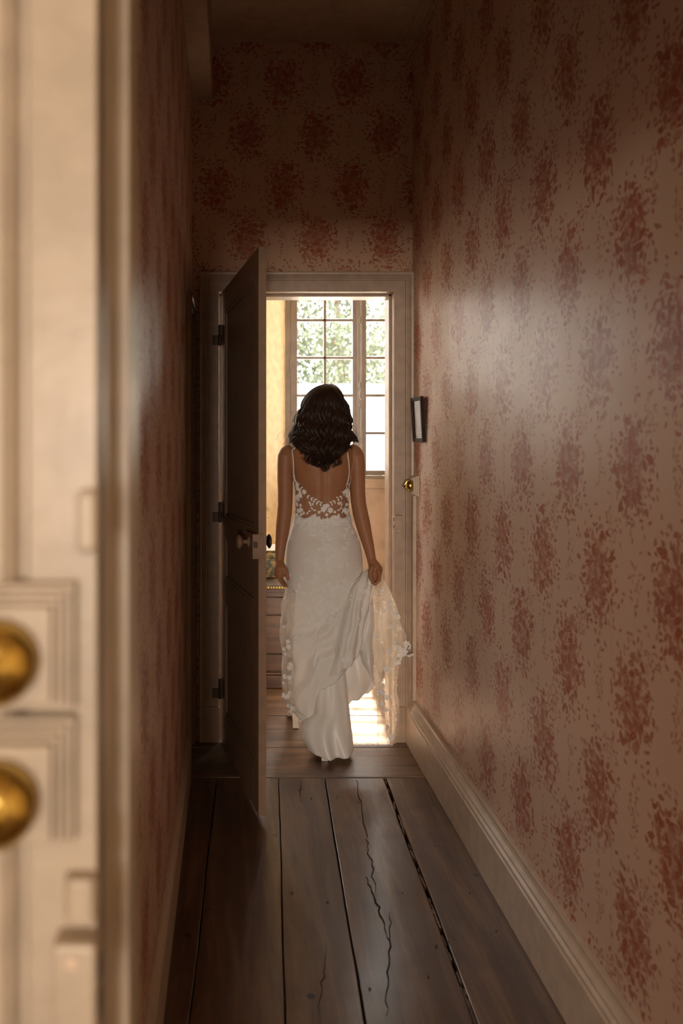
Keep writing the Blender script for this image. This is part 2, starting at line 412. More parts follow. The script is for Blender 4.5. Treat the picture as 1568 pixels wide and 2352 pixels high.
# floor: sub-floor with every plank a part
floor = MB().box(-2.4, 2.6, -7.1, 6.0, -.09, -.035).build('floor', M['gapdark'])
struct(floor, 'old floor of wide dark waxed wooden planks', 'floor')
def plank(poly, mat, dz=0.0):
    b = MB(); b.prism(poly, -.034, dz)
    # slightly worn long edges, gentle irregularity
    o = b.build('floor_plank', mat, floor, bevel=.0022); return o
def lineX(a, b): return lambda Y: a+(b-a)*(Y-2.02)/1.44
L_ = [lambda Y: -.188, lineX(-.105, -.062), lineX(.138, .208), lineX(.34, .41), lineX(.624, .67), lambda Y: .888]
gap = [.0, .002, .0018, .0028, .0062, .0]
YE = 3.482
for i in range(5):
    a, b = L_[i], L_[i+1]
    ns = 26
    l1 = []; l2 = []
    for k in range(ns+1):
        Y = .765+(YE-.765)*k/ns
        wl = (noise.noise((i*3.1, Y*2.3, 0))*.0035+noise.noise((i*3.1, Y*11, 4))*.0016) if i else 0
        wr = (noise.noise(((i+1)*3.1, Y*2.3, 0))*.0035+noise.noise(((i+1)*3.1, Y*13, 8))*.0016) if i < 4 else 0
        l1.append((max(a(Y)+gap[i]+wl, -.189), Y)); l2.append((min(b(Y)-gap[i+1]+wr, .889), Y))
    plank(l2+l1[::-1], M['plank'], R.uniform(-.0025, 0))
for y0, y1, x0, x1 in ((3.487, 3.818, -.188, .888), (3.823, 3.908, -.188, .888)):
    plank([(x0, y0), (x1, y0), (x1, y1), (x0, y1)], M['plankx'], -.0005)
plank([(DL, 3.909), (DR, 3.909), (DR, 4.05), (DL, 4.05)], M['plankx'], -.0005)
ys = [4.055, 4.26, 4.50, 4.72, 4.95, 5.19, 5.42, 5.66, 5.85]
for i in range(len(ys)-1):
    xs = [-2.3, R.uniform(-1.5, -.8), R.uniform(1.0, 1.9), 2.5]
    for k in range(3):
        plank([(xs[k]+.001, ys[i]+.003), (xs[k+1]-.001, ys[i]+.003), (xs[k+1]-.001, ys[i+1]-.002), (xs[k]+.001, ys[i+1]-.002)], M['plankx'], R.uniform(-.003, 0))
for i in range(16):
    x0 = -2.3+i*.3
    plank([(x0+.002, -7.0), (x0+.298, -7.0), (x0+.298, .76), (x0+.002, .76)], M['plank'], -.001)
# splinters of filler along the widest gap, long drying cracks and nail heads
for k in range(40):
    Y = R.uniform(1.6, 3.45); x = L_[4](Y)+R.uniform(-.003, .003); l = R.uniform(.02, .07)
    MB().prism([(x-.0022, Y), (x+.0022, Y+.004), (x+.0015, Y+l), (x-.0015, Y+l*.9)], -.03, -.004-R.random()*.004).build('gap_filler', M['plank'], floor)
def crack(pts, wd):
    a = []; b = []
    for i, (x, y) in enumerate(pts):
        k = wd*math.sin(PI*(i+.4)/(len(pts)-.2)); a.append((x-k, y)); b.append((x+k, y))
    MB().prism(b+a[::-1], -.002, .0006).build('drying_crack', M['gapdark'], floor)
for (x0, y0, x1, y1, wd) in ((.545, 3.46, .50, 2.9, .0018), (.505, 2.95, .47, 2.55, .0014), (.40, 2.05, .50, 2.5, .002), (.46, 2.7, .47, 2.35, .0022), (.28, 2.35, .22, 2.0, .0012), (.30, 3.46, .285, 3.25, .0014)):
    n_ = 16
    crack([(x0+(x1-x0)*k/n_+noise.noise((k*.7, x0*9, 0))*.013, y0+(y1-y0)*k/n_) for k in range(n_+1)][::1 if y1 > y0 else -1], wd)
for (x, y) in ((.33, 3.28), (.31, 2.55), (.56, 2.6), (.545, 2.2), (.64, 2.35), (.66, 2.36), (.74, 2.9), (.78, 2.6), (.2, 2.6), (.44, 3.3), (.52, 3.25), (.8, 2.4), (.6, 2.33), (.375, 2.15)):
    MB().lathe([(0, 0), (.004, 0), (.003, .0012), (0, .0014)], (x, y, .0003), (0, 0, 1), 8).build('nail_head', M['iron'], floor)

# ------------------------------------------------------------------ far doorway: frame, leaf and furniture
CP = [(0, 0), (0, .020), (.054, .020), (.056, .028), (.064, .028), (.067, .023), (.074, .027), (.082, .034), (.092, .036), (.096, .034), (.096, 0)]
def casing(xl, xr, zt, yf, prof, zb=0, sg=-1):
    f = lambda w_, d: yf+sg*d
    return MB().sweep([[(xl-w_, f(w_, d), zb) for w_, d in prof], [(xl-w_, f(w_, d), zt+w_) for w_, d in prof],
                       [(xr+w_, f(w_, d), zt+w_) for w_, d in prof], [(xr+w_, f(w_, d), zb) for w_, d in prof]])
door1 = empty('door_1', (.37, YB, 0)); struct(door1, 'open cream door and moulded frame at the far end of the hall', 'door')
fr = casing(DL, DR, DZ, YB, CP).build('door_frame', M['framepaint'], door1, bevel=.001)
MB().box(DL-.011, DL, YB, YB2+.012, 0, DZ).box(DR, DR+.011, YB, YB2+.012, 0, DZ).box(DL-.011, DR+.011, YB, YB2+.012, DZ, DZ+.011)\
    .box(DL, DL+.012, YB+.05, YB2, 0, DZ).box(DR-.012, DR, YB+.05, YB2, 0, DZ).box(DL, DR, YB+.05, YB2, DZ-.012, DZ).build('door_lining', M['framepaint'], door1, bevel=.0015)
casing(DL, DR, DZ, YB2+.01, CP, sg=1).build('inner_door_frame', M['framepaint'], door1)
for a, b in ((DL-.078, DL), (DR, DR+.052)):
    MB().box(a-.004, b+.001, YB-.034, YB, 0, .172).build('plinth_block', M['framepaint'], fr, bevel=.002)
# strike box on the right casing
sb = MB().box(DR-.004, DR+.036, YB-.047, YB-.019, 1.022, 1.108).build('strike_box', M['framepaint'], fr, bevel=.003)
# leaf (local s along the width, t through the thickness)
hx, hy = -.046, 3.895; fx, fy = .106, 3.055
ds = Vector((fx-hx, fy-hy, 0)); LW = ds.length; ds.normalize(); dt = Vector((-ds.y, ds.x, 0))
if dt.x < 0: dt = -dt
LM = Matrix.Translation((hx, hy, .008)) @ Matrix((( ds.x, dt.x, 0, 0), (ds.y, dt.y, 0, 0), (.026/LW*1.0, 0, 1, 0), (0, 0, 0, 1)))
LT = .031; LH = 2.186
leaf = MB()
st, rails = .095, ((0, .15), (.69, .80), (1.0, 1.10), (2.08, LH))
leaf.box(0, st, 0, LT, 0, LH, LM); leaf.box(LW-st, LW, 0, LT, 0, LH, LM)
for a, b in rails: leaf.box(st, LW-st, 0, LT, a, b, LM)
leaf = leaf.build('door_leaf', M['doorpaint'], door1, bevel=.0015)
for a, b in ((.15, .69), (.80, 1.0), (1.10, 2.08)):
    p = MB().box(st, LW-st, .011, LT-.011, a, b, LM)
    for t0, t1 in ((.003, .011), (LT-.011, LT-.003)):
        m_ = .016
        p.box(st, st+m_, t0, t1, a, b, LM).box(LW-st-m_, LW-st, t0, t1, a, b, LM).box(st+m_, LW-st-m_, t0, t1, a, a+m_, LM).box(st+m_, LW-st-m_, t0, t1, b-m_, b, LM)
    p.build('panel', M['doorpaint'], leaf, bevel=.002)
lz = 1.035
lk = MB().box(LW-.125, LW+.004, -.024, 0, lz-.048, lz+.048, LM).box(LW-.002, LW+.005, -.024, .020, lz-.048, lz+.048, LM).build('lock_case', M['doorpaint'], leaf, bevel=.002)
MB().box(LW+.004, LW+.014, -.020, -.006, lz-.004, lz+.018, LM).build('latch_bolt', M['iron'], leaf)
for sg, t0 in ((-1, -.024), (1, LT)):
    o = LM @ Vector((LW-.07, t0, lz+.012)); ax = dt*sg
    MB().lathe([(r_, h_*(.62 if sg > 0 else .9)) for r_, h_ in ((.022, 0), (.022, .004), (.009, .008), (.008, .026), (.020, .030), (.028, .040), (.029, .046), (.020, .054), (0, .056))], o, ax, 24).build('door_knob', M['iron'] if sg > 0 else M['doorpaint'], leaf, smooth=True)
for hz in (1.985, 1.122, .262):
    MB().lathe([(.0, 0), (.006, .0), (.008, .004), (.008, .048), (.0065, .050), (.008, .052), (.008, .096), (.006, .1), (0, .1)], (-.053, YB-.026, hz-.05), (0, 0, 1), 12)\
        .box(-.09, -.053, YB-.024, YB-.020, hz-.048, hz+.0).box(-.053, -.042, YB-.032, YB-.012, hz, hz+.048).build('hinge', M['iron'], door1, smooth=False)

# small closed door in the left wall, seen edge-on
door2 = empty('door_2', (XL, 3.65, 0)); struct(door2, 'narrow closed door in the left wall beside the open leaf', 'door')
cp2 = [(0, 0), (0, .012), (.030, .012), (.034, .020), (.044, .024), (.052, .020), (.052, 0)]
yl, yr, zt = 3.455, 3.85, 2.06
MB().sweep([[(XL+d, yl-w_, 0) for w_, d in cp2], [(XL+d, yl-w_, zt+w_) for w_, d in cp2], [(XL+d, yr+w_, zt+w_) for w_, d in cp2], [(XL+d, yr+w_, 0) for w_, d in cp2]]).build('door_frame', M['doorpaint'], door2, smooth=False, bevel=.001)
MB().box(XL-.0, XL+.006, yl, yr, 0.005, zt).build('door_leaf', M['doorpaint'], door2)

# ------------------------------------------------------------------ near doorway (left jamb beside the lens)
door3 = empty('door_3', (.33, NY0, 0)); struct(door3, 'out-of-focus ivory frame of the near doorway at the left edge', 'door')
JX = -.099
prof = [(0, 0), (0, .024), (.050, .024), (.053, .016), (.058, .016), (.061, .024), (.068, .032), (.076, .032), (.080, .024), (.12, .024), (.126, .034), (.15, .034), (.15, 0)]
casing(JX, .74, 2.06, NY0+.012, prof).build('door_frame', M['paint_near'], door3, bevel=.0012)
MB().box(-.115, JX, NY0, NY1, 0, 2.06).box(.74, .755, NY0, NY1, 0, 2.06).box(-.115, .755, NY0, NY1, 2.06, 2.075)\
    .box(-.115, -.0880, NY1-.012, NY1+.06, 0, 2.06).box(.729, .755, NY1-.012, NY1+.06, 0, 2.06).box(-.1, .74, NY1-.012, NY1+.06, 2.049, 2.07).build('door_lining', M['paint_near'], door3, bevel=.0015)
def keeper(z0, z1, parent, xa=-.128, xb=-.096):
    k = MB().box(xa, xb, NY0-.034, NY0-.010, z0, z1).build('strike_box', M['paint_near'], parent, bevel=.004)
    for zz in (z0+.012, z1-.012): MB().lathe([(.0042, 0), (.0042, .001), (.002, .0016), (0, .0016)], ((xa+xb)/2-.001, NY0-.0345, zz), (0, -1, 0), 10).build('screw', M['paint'], parent)
    return k
keeper(1.052, 1.128, door3)
MB().box(-.0965, -.0945, NY0-.028, NY0-.016, 1.098, 1.114).box(-.0965, -.0945, NY0-.028, NY0-.016, 1.072, 1.088).build('latch_slot', M['black'], door3)
MB().prism([(-.124, NY0-.010), (-.096, NY0-.010), (-.100, NY0-.026), (-.118, NY0-.026)], 1.136, 1.170).build('catch_block', M['paint_near'], door3, bevel=.004)
MB().box(-.112, -.0965, NY0-.026, NY0-.010, 1.405, 1.452).build('catch_plate', M['paint_near'], door3, bevel=.005)

def brass_switch(o, ax, sc=1.0):
    """lathe profile of a domed brass toggle switch"""
    return MB().lathe([(.026*sc, 0), (.0285*sc, .003), (.0290*sc, .010), (.0275*sc, .018), (.022*sc, .026), (.014*sc, .030), (.007*sc, .031), (.006*sc, .035), (0, .035)], o, ax, 36)
def switch_near(zc, label):
    e = empty('light_switch', (-.155, NY0-.02, zc-.045)); tag(e, label, 'light switch', 'brass switches on the near door frame')
    y = NY0-.011; cx = -.157
    b = MB()
    for k, (h, d0, d1) in enumerate(((.0440, 0, .014), (.0400, .014, .021), (.0360, .021, .028), (.0320, .028, .036))):
        b.box(cx-h, cx+h, y-d1, y-d0, zc-h-.002, zc+h+.002)
    b.build('base_block', M['paint_near'], e, bevel=.0015)
    brass_switch((cx-.004, y-.036, zc-.003), (0, -1, 0), 1.0).build('brass_dome', M['brass'], e, smooth=True)
    MB().tube([(cx-.004, y-.068, zc-.003), (cx-.004, y-.076, zc-.006), (cx-.004, y-.083, zc-.010)], [.0025, .003, .0035], 10).build('toggle', M['brass'], e, smooth=True)
switch_near(1.338, 'blurred brass toggle switch on a stepped ivory block, the upper of two')
switch_near(1.241, 'blurred brass toggle switch on a stepped ivory block, the lower of two')

# switch on the right wall beside the far door
e = empty('light_switch', (XR-.02, 3.825, 1.21)); tag(e, 'brass toggle switch on a square cream block by the far door frame', 'light switch')
b = MB(); yc, zc = 3.815, 1.255
for h, d0, d1 in ((.048, 0, .010), (.044, .010, .018), (.040, .018, .026)): b.box(XR-d1, XR-d0, yc-h, yc+h, zc-h, zc+h)
b.build('base_block', M['paint'], e, bevel=.001)
brass_switch((XR-.026, yc-.005, zc+.002), (-1, 0, 0), .95).build('brass_dome', M['brass'], e, smooth=True)
MB().tube([(XR-.056, yc-.005, zc), (XR-.065, yc-.005, zc-.003)], [.003, .0042], 10).build('toggle', M['black'], e, smooth=True)
c = struct(MB().box(XR-.016, XR, 3.825, 3.850, .22, 1.207).build('trim_3', M['paint'], bevel=.002), 'cable trunking running down the wall from the switch', 'trim')
# strike box details on the far casing
MB().box(DR-.0055, DR-.0035, YB-.042, YB-.030, 1.080, 1.096).box(DR-.0055, DR-.0035, YB-.042, YB-.028, 1.044, 1.060).build('latch_slot', M['black'], fr)
for zz in (1.032, 1.098): MB().lathe([(.003, 0), (.003, .001), (0, .0015)], (DR+.018, YB-.047, zz), (0, -1, 0), 10).build('screw', M['paint'], fr)

# framed notice
pf = empty('picture_frame', (XR, 3.72, 1.465)); tag(pf, 'small dark wooden frame holding a printed white notice on the right wall', 'picture frame')
y0, y1, z0, z1 = 3.635, 3.815, 1.466, 1.676; fw = .017
TM = Matrix.Translation((XR, 0, z0)) @ Matrix.Rotation(math.radians(-3.0), 4, 'Y') @ Matrix.Translation((-XR, 0, -z0))
b = MB()
for a in ((y0, y0+fw, z0, z1), (y1-fw, y1, z0, z1), (y0+fw, y1-fw, z0, z0+fw), (y0+fw, y1-fw, z1-fw, z1)): b.box(XR-.016, XR-.001, *a, TM)
b.build('moulding', M['frame_wood'], pf, bevel=.001)
MB().box(XR-.009, XR-.004, y0+fw, y1-fw, z0+fw, z1-fw, TM).build('notice_sheet', M['notice'], pf)

# ------------------------------------------------------------------ windows
def window(name, x0, x1, label):
    W = empty(name, ((x0+x1)/2, 5.77, 1.17)); struct(W, label, 'window')
    zb, zt = 1.185, 2.92; fy0, fy1 = 5.755, 5.80
    MB().box(x0, x0+.038, fy0, fy1+.03, zb, zt).box(x1-.038, x1, fy0, fy1+.03, zb, zt).box(x0, x1, fy0, fy1+.03, zt-.04, zt).box(x0, x1, fy0-.02, fy1+.05, zb, zb+.026).build('window_frame', M['greypaint'], W, bevel=.003)
    xm = (x0+x1)/2
    for a, b in ((x0+.038, xm), (xm, x1-.038)):
        s = MB(); left = a < xm-.1
        sw = .050
        s.box(a, a+sw, fy0+.005, fy1-.005, zb+.026, zt-.04).box(b-sw, b, fy0+.005, fy1-.005, zb+.026, zt-.04)
        s.box(a+sw, b-sw, fy0+.005, fy1-.005, zb+.026, zb+.062).box(a+sw, b-sw, fy0+.005, fy1-.005, zt-.085, zt-.04)
        sash = s.build('window_sash', M['greypaint'], W, bevel=.003)
        ga, gb = a+sw, b-sw; gm = (ga+gb)/2; z0_, z1_ = zb+.058, zt-.085
        rows = 6; ph = .2725
        MB().box(gm-.010, gm+.010, fy0+.008, fy1-.010, z0_, z1_).build('glazing_bar', M['greypaint'], sash, bevel=.002)
        zs = [z0_+ph*k for k in range(rows)]+[z1_]
        for k in range(rows):
            if k: MB().box(ga, gb, fy0+.008, fy1-.010, zs[k]-.010, zs[k]+.010).build('glazing_bar', M['greypaint'], sash, bevel=.002)
            for q0, q1 in ((ga, gm-.008), (gm+.008, gb)):
                if zs[k+1]-zs[k] > .05: MB().box(q0, q1, fy0+.022, fy0+.0245, zs[k]+.008*(k > 0), zs[k+1]-.008).build('pane', M['glass'], sash)
    # bead over the meeting stiles and the espagnolette bolt
    MB().box(xm-.022, xm+.022, fy0-.010, fy0+.006, zb+.03, zt-.045).box(xm-.014, xm+.014, fy0-.016, fy0-.010, zb+.03, zt-.045).build('cover_strip', M['greypaint'], W, bevel=.003)
    es = MB().tube([(xm+.004, fy0-.026, zb+.03), (xm+.004, fy0-.026, zt-.06)], .006, 10)
    for zz in (1.30, 1.72, 1.86, 2.33, 2.75):
        es.box(xm-.010, xm+.018, fy0-.034, fy0-.014, zz-.012, zz+.012).box(xm-.004, xm+.012, fy0-.036, fy0-.014, zz-.026, zz+.026)
    es.build('espagnolette', M['greypaint'], W, bevel=.002)
    cz = 1.49+96*5.72/1829
    ring = []
    for k in range(25):
        an = 2*PI*k/24; ring.append((xm+.006+.011*math.cos(an), fy0-.045, cz+.034*math.sin(an)))
    MB().tube(ring, .0042, 8, ref=(0, 1, 0)).box(xm-.012, xm+.020, fy0-.030, fy0-.014, cz-.045, cz+.03).build('bolt_handle', M['greypaint'], W, smooth=False)
    for zz in (1.45, 2.0, 2.6):
        MB().lathe([(.0, 0), (.007, 0), (.007, .10), (0, .1)], (x0+.036, fy0-.004, zz-.05), (0, 0, 1), 10).build('hinge', M['greypaint'], W)
    return W
window('window_1', .393, 1.467, 'tall grey casement window with small panes behind the bride')
window('window_2', -1.25, -.2, 'second casement window hidden behind the open door')

# ------------------------------------------------------------------ low chest, box and plant in the far room
ch = empty('chest_of_drawers', (0, 5.0, 0)); tag(ch, 'low dark walnut chest of drawers behind the open door', 'dresser')
cx0, cx1, cy0, cy1 = -.62, .34, 4.735, 5.28
MB().box(cx0+.015, cx1-.015, cy0+.01, cy1, .0, .59).build('carcass', M['dresser'], ch)
MB().box(cx0-.015, cx1+.015, cy0-.03, cy1, .588, .612).box(cx0, cx1, cy0-.012, cy1, .562, .588).build('chest_top', M['dresser'], ch, bevel=.004)
MB().box(cx0-.012, cx1+.012, cy0-.026, cy1, 0, .075).box(cx0-.004, cx1+.004, cy0-.014, cy1, .075, .09).build('plinth', M['dresser'], ch, bevel=.005)
for za, zb_ in ((.436, .535), (.205, .428), (.10, .195)):
    for xa, xb in ((cx0+.03, -.145), (-.135, cx1-.03)):
        d = MB().box(xa, xb, cy0-.004, cy0+.012, za, zb_).build('drawer', M['dresser'], ch, bevel=.003)
        MB().lathe([(.004, 0), (.004, .012), (.011, .016), (.012, .022), (0, .027)], ((xa+xb)/2, cy0-.004, (za+zb_)/2), (0, -1, 0), 14).build('drawer_knob', M['brass'], d, smooth=True)
gb = MB()
for k in range(60):
    x = cx0-.005+k*.0165
    gb.box(x, x+.010, cy0-.033, cy0-.029, .594, .604)
gb.build('beaded_edge', M['brass'], ch)
bx = empty('painted_box', (.1, 5.05, .612)); tag(bx, 'old green box painted with gilt flowers on the low chest', 'box')
MB().box(-.12, .292, 4.95, 5.24, .613, .735).build('box_body', M['giltbox'], bx, bevel=.003)
MB().box(-.125, .297, 4.945, 5.245, .737, .772).box(-.115, .287, 4.955, 5.235, .772, .780).build('box_lid', M['giltbox'], bx, bevel=.003)
MB().box(-.10, .299, 4.950, 5.235, .7805, .784).build('lid_cloth', M['lace'], bx)
vs = empty('potted_plant', (.17, 5.08, .784)); tag(vs, 'small plant with pale drooping leaves standing on the painted box', 'plant')
MB().lathe([(.030, 0), (.034, .01), (.045, .06), (.048, .09), (.044, .09), (.040, .02), (0, .02)], (.165, 5.08, .785), (0, 0, 1), 20).build('pot', M['whitewash'], vs, smooth=True)
for k in range(13):
    an = k*2.4; tip = Vector((.165+.085*math.cos(an), 5.08+.085*math.sin(an), .97+.07*math.sin(k*1.7)))
    mid_ = Vector((.165+.035*math.cos(an), 5.08+.035*math.sin(an), tip.z+.035)); root = Vector((.165, 5.08, .80))
    lv = MB(); st_ = []
    for q in range(9):
        t_ = q/8; p = root*(1-t_)**2+mid_*2*t_*(1-t_)+tip*t_**2
        wd = .013*math.sin(PI*max(t_-.25, .02)/.76) if t_ > .25 else .0015
        sd = Vector((-math.sin(an), math.cos(an), 0))
        st_.append([p-sd*wd, p+Vector((0, 0, -.002)), p+sd*wd, p+Vector((0, 0, .001))])
    lv.sweep(st_).build('leaf', M['leaf'], vs, smooth=True)

# ------------------------------------------------------------------ garden outside
struct(MB().box(-30, 30, 6.1, 45, -.6, -.5).build('ground_outside', M['gravel']), 'pale gravel yard outside the window', 'ground')
gw = MB().box(-8, 11, 12.0, 12.3, -.5, 2.22).box(-8, 11, 11.94, 12.36, 2.22, 2.28).build('garden_wall', M['whitewash']); tag(gw, 'whitewashed garden wall seen through the window below the trees', 'wall')
def tree(x, y, h, r, label, seed):
    rr = random.Random(seed)
    e = empty('tree', (x, y, -.5)); tag(e, label, 'tree', 'trees beyond the garden wall')
    MB().tube([(x, y, -.5), (x+.05, y, h*.4), (x-.05, y, h*.75)], [.16, .12, .06], 10).build('trunk', M['bark'], e, smooth=True)
    b = MB()
    for k in range(15000):
        while True:
            v = Vector((rr.uniform(-1, 1), rr.uniform(-1, 1), rr.uniform(-1, 1)))
            if v.length < 1 and (noise.noise(v*2.2+Vector((seed, 0, 0))) > -.12): break
        p = Vector((x+v.x*r, y+v.y*r, h*.62+v.z*h*.42)); s_ = rr.uniform(.04, .08)
        d1 = Vector((rr.gauss(0, 1), rr.gauss(0, 1), rr.gauss(0, 1))).normalized()*s_; d2 = d1.orthogonal().normalized()*s_*.5
        n_ = len(b.v); b.v += [p-d1, p+d2, p+d1, p-d2]; b.f.append([n_, n_+1, n_+2, n_+3])
    o = b.build('crown', M['foliage'], e); o['kind'] = 'stuff'
tree(2.1, 15.5, 5.6, 1.9, 'leafy tree beyond the garden wall, seen in the middle panes', 3)
tree(6.0, 16.5, 6.4, 1.75, 'leafy tree beyond the garden wall, seen in the right-hand panes', 5)

# ------------------------------------------------------------------ the bride
PXM = 3.85/1829
def P(x, y, Y=3.85):                 # measurement in the photo -> point at its own depth
    return Vector(((x-530)*Y/1829, Y, EYE-(y-1003)*Y/1829))
def interp(tab, v):
    if v <= tab[0][0]: return tab[0][1:]
    for a, b in zip(tab, tab[1:]):
        if v <= b[0]:
            t_ = (v-a[0])/(b[0]-a[0]); t_ = t_*t_*(3-2*t_)*.35+t_*.65
            return tuple(p+(q-p)*t_ for p, q in zip(a[1:], b[1:]))
    return tab[-1][1:]
zz = lambda y: EYE-(y-1003)*PXM
# torso: image row -> left x, right x, depth centre, half-depth
TORSO = [(1006, 716, 770, 3.855, .050), (1014, 700, 783, 3.852, .062), (1024, 678, 800, 3.848, .078), (1036, 664, 812, 3.845, .092), (1060, 664, 812, 3.845, .104),
         (1085, 671, 805, 3.85, .108), (1110, 676, 801, 3.855, .110), (1140, 678.5, 799, 3.855, .100), (1170, 679, 799.5, 3.85, .090), (1190, 677, 803, 3.85, .092),
         (1220, 670, 812, 3.848, .106), (1250, 661, 823, 3.842, .118), (1285, 659, 826, 3.84, .124), (1330, 664, 822, 3.845, .118)]
def torso_pt(s, y, front=False):
    xl, xr, yc_, b_ = interp(TORSO, y); a = (xr-xl)/2*PXM; xc = ((xl+xr)/2-530)*PXM
    c_ = math.sqrt(max(0, 1-s*s))
    return Vector((xc+a*s, yc_+(b_*c_ if front else -b_*c_), zz(y)))
bd = MB()
rings = []
for k in range(34):
    y = 1006+(1330-1006)*k/33
    xl, xr, yc_, b_ = interp(TORSO, y); a = (xr-xl)/2*PXM; xc = ((xl+xr)/2-530)*PXM
    rings.append([(xc+a*math.sin(q), yc_-b_*math.cos(q)*(1+(.12*math.exp(-((y-1085)/24)**2)*(math.cos(q) < 0))), zz(y)) for q in [2*PI*j/36 for j in range(36)]])
bd.sweep(rings)
hxc = .445
bd.tube([(hxc, 3.850, 1.44), (hxc, 3.858, 1.49), (hxc, 3.868, 1.56)], [.055, .050, .052], 20)
HEAD = [(1.498, .020, 3.925, .022), (1.508, .036, 3.908, .045), (1.53, .050, 3.893, .066), (1.56, .064, 3.877, .084), (1.60, .072, 3.868, .096), (1.64, .075, 3.862, .099), (1.68, .070, 3.86, .090), (1.705, .055, 3.86, .070), (1.722, .026, 3.86, .034)]
bd.sweep([[(hxc+a*math.sin(q), yc_-b_*math.cos(q), z) for q in [2*PI*j/28 for j in range(28)]] for z, a, yc_, b_ in HEAD])
bd.tube([(hxc, 3.953, 1.632), (hxc, 3.968, 1.604), (hxc, 3.975, 1.590), (hxc, 3.962, 1.583)], [.007, .009, .013, .009], 10)      # nose
bd.tube([(hxc-.022, 3.950, 1.560), (hxc, 3.962, 1.562), (hxc+.022, 3.950, 1.560)], [.003, .008, .003], 8)                       # lips
bd.tube([(hxc-.018, 3.948, 1.550), (hxc, 3.959, 1.549), (hxc+.018, 3.948, 1.550)], [.003, .008, .003], 8)
bd.tube([(hxc-.045, 3.935, 1.640), (hxc-.028, 3.950, 1.646), (hxc-.010, 3.953, 1.640)], [.005, .007, .005], 8)                  # brows
bd.tube([(hxc+.045, 3.935, 1.640), (hxc+.028, 3.950, 1.646), (hxc+.010, 3.953, 1.640)], [.005, .007, .005], 8)
for sg in (-1, 1): bd.ball((hxc+sg*.076, 3.862, 1.60), (.009, .017, .030), 8, 10)
# arms
LA = [(668, 1024, 3.85, .012), (664, 1030, 3.849, .028), (660, 1037, 3.848, .036), (656, 1048, 3.845, .0405), (654.5, 1066, 3.842, .0385), (654, 1095, 3.840, .0375), (655, 1130, 3.838, .0365), (654.5, 1160, 3.835, .0355), (653, 1180, 3.832, .0360),
      (650, 1205, 3.828, .0345), (646.5, 1235, 3.822, .0295), (643, 1265, 3.815, .0245), (641.5, 1288, 3.810, .0215), (642, 1296, 3.808, .0225)]
RA = [(805, 1022, 3.85, .012), (809, 1029, 3.849, .028), (813, 1037, 3.848, .036), (817.5, 1048, 3.845, .0405), (819.5, 1066, 3.842, .0390), (820.5, 1095, 3.838, .0375), (821, 1130, 3.834, .0365), (823, 1155, 3.830, .0360), (827.5, 1180, 3.825, .0370),
      (834, 1207, 3.815, .0350), (841, 1235, 3.805, .0300), (848, 1262, 3.792, .0250), (853, 1285, 3.782, .0215), (855, 1294, 3.778, .0225)]
for A in (LA, RA):
    bd.tube([P(x, y, Y) for x, y, Y, r in A], [r for *_, r in A], 18)
# left hand, hanging: palm, four fingers fanned in depth, thumb
bd.tube([P(642, 1290, 3.808), P(642.5, 1304, 3.80), P(643, 1318, 3.795), P(643.5, 1324, 3.795)], [.0205, .031, .034, .028], 14, flat=1.15)
for i, (dy, k, r) in enumerate(((-.034, .88, .0078), (-.013, 1.0, .0086), (.009, 1.03, .0088), (.029, .96, .0084))):
    Yf = 3.795+dy
    b0 = (641+i*1.4, 1316); L1, L2, L3 = 17*k, 12*k, 9*k
    p = [b0]; an = math.radians(88-i*3)
    for L, tu in ((L1, 0), (L2, 26), (L3, 24)):
        an -= math.radians(tu); p.append((p[-1][0]+L*math.cos(an), p[-1][1]+L*math.sin(an)))
    bd.tube([P(p[0][0], p[0][1], Yf*.5+3.795*.5), P(*p[1], Yf), P(*p[2], Yf), P(*p[3], Yf)], [r*1.15, r*1.02, r*.92, r*.72], 10)
bd.tube([P(647, 1297, 3.79), P(654, 1306, 3.775), P(659, 1318, 3.765), P(661.5, 1334, 3.762)], [.014, .0125, .0100, .0075], 10)
# right hand, closed on the gathered fabric
bd.tube([P(854, 1288, 3.780), P(859, 1300, 3.772), P(864, 1310, 3.768), P(866, 1318, 3.768)], [.0205, .029, .032, .024], 14, flat=1.1)
for i, (dy, k, r) in enumerate(((-.033, .9, .0085), (-.012, 1.0, .0092), (.009, 1.0, .0092), (.029, .95, .0088))):
    Yf = 3.766+dy
    bd.tube([P(867-i*.5, 1309, Yf), P(872, 1318+i, Yf), P(870, 1330+2*k, Yf), P(861, 1341+2*k, Yf), P(853, 1338, Yf)], [r*1.1, r*1.1, r, r*.92, r*.75], 10)
bd.tube([P(856, 1300, 3.745), P(850, 1312, 3.735), P(850, 1326, 3.732), P(857, 1338, 3.73)], [.013, .0115, .0098, .0078], 10)
bd.tube([P(857, 1300, 3.765), P(861, 1318, 3.760), P(860, 1334, 3.758)], [.020, .024, .014], 12)
# legs and feet
def leg(hip, knee, ankle, heel):
    bd.tube([hip, (Vector(hip)+Vector(knee))/2, knee, (Vector(knee)*.6+Vector(ankle)*.4), ankle], [.078, .064, .048, .045, .030], 18)
    bd.tube([ankle, Vector(heel)+Vector((0, .03, .045)), Vector(heel)+Vector((0, .12, -.035)), Vector(heel)+Vector((0, .19, -.065))], [.029, .032, .030, .018], 12)
lh, rh = P(678.5, 1671, 4.08), P(745, 1746, 3.67)
leg((.362, 3.86, .86), (.365, 3.99, .50), (lh.x, 4.09, .155), (lh.x, 4.09, .10))
leg((.53, 3.85, .86), (.50, 3.87, .50), (rh.x+.005, 3.725, .155), (rh.x, 3.69, .10))
me = bd.mesh('body_raw'); tmp = bpy.data.objects.new('tmp', me); COL.objects.link(tmp)
md = tmp.modifiers.new('r', 'REMESH'); md.mode = 'VOXEL'; md.voxel_size = .0038
sm = tmp.modifiers.new('s', 'SMOOTH'); sm.iterations = 5; sm.factor = .5
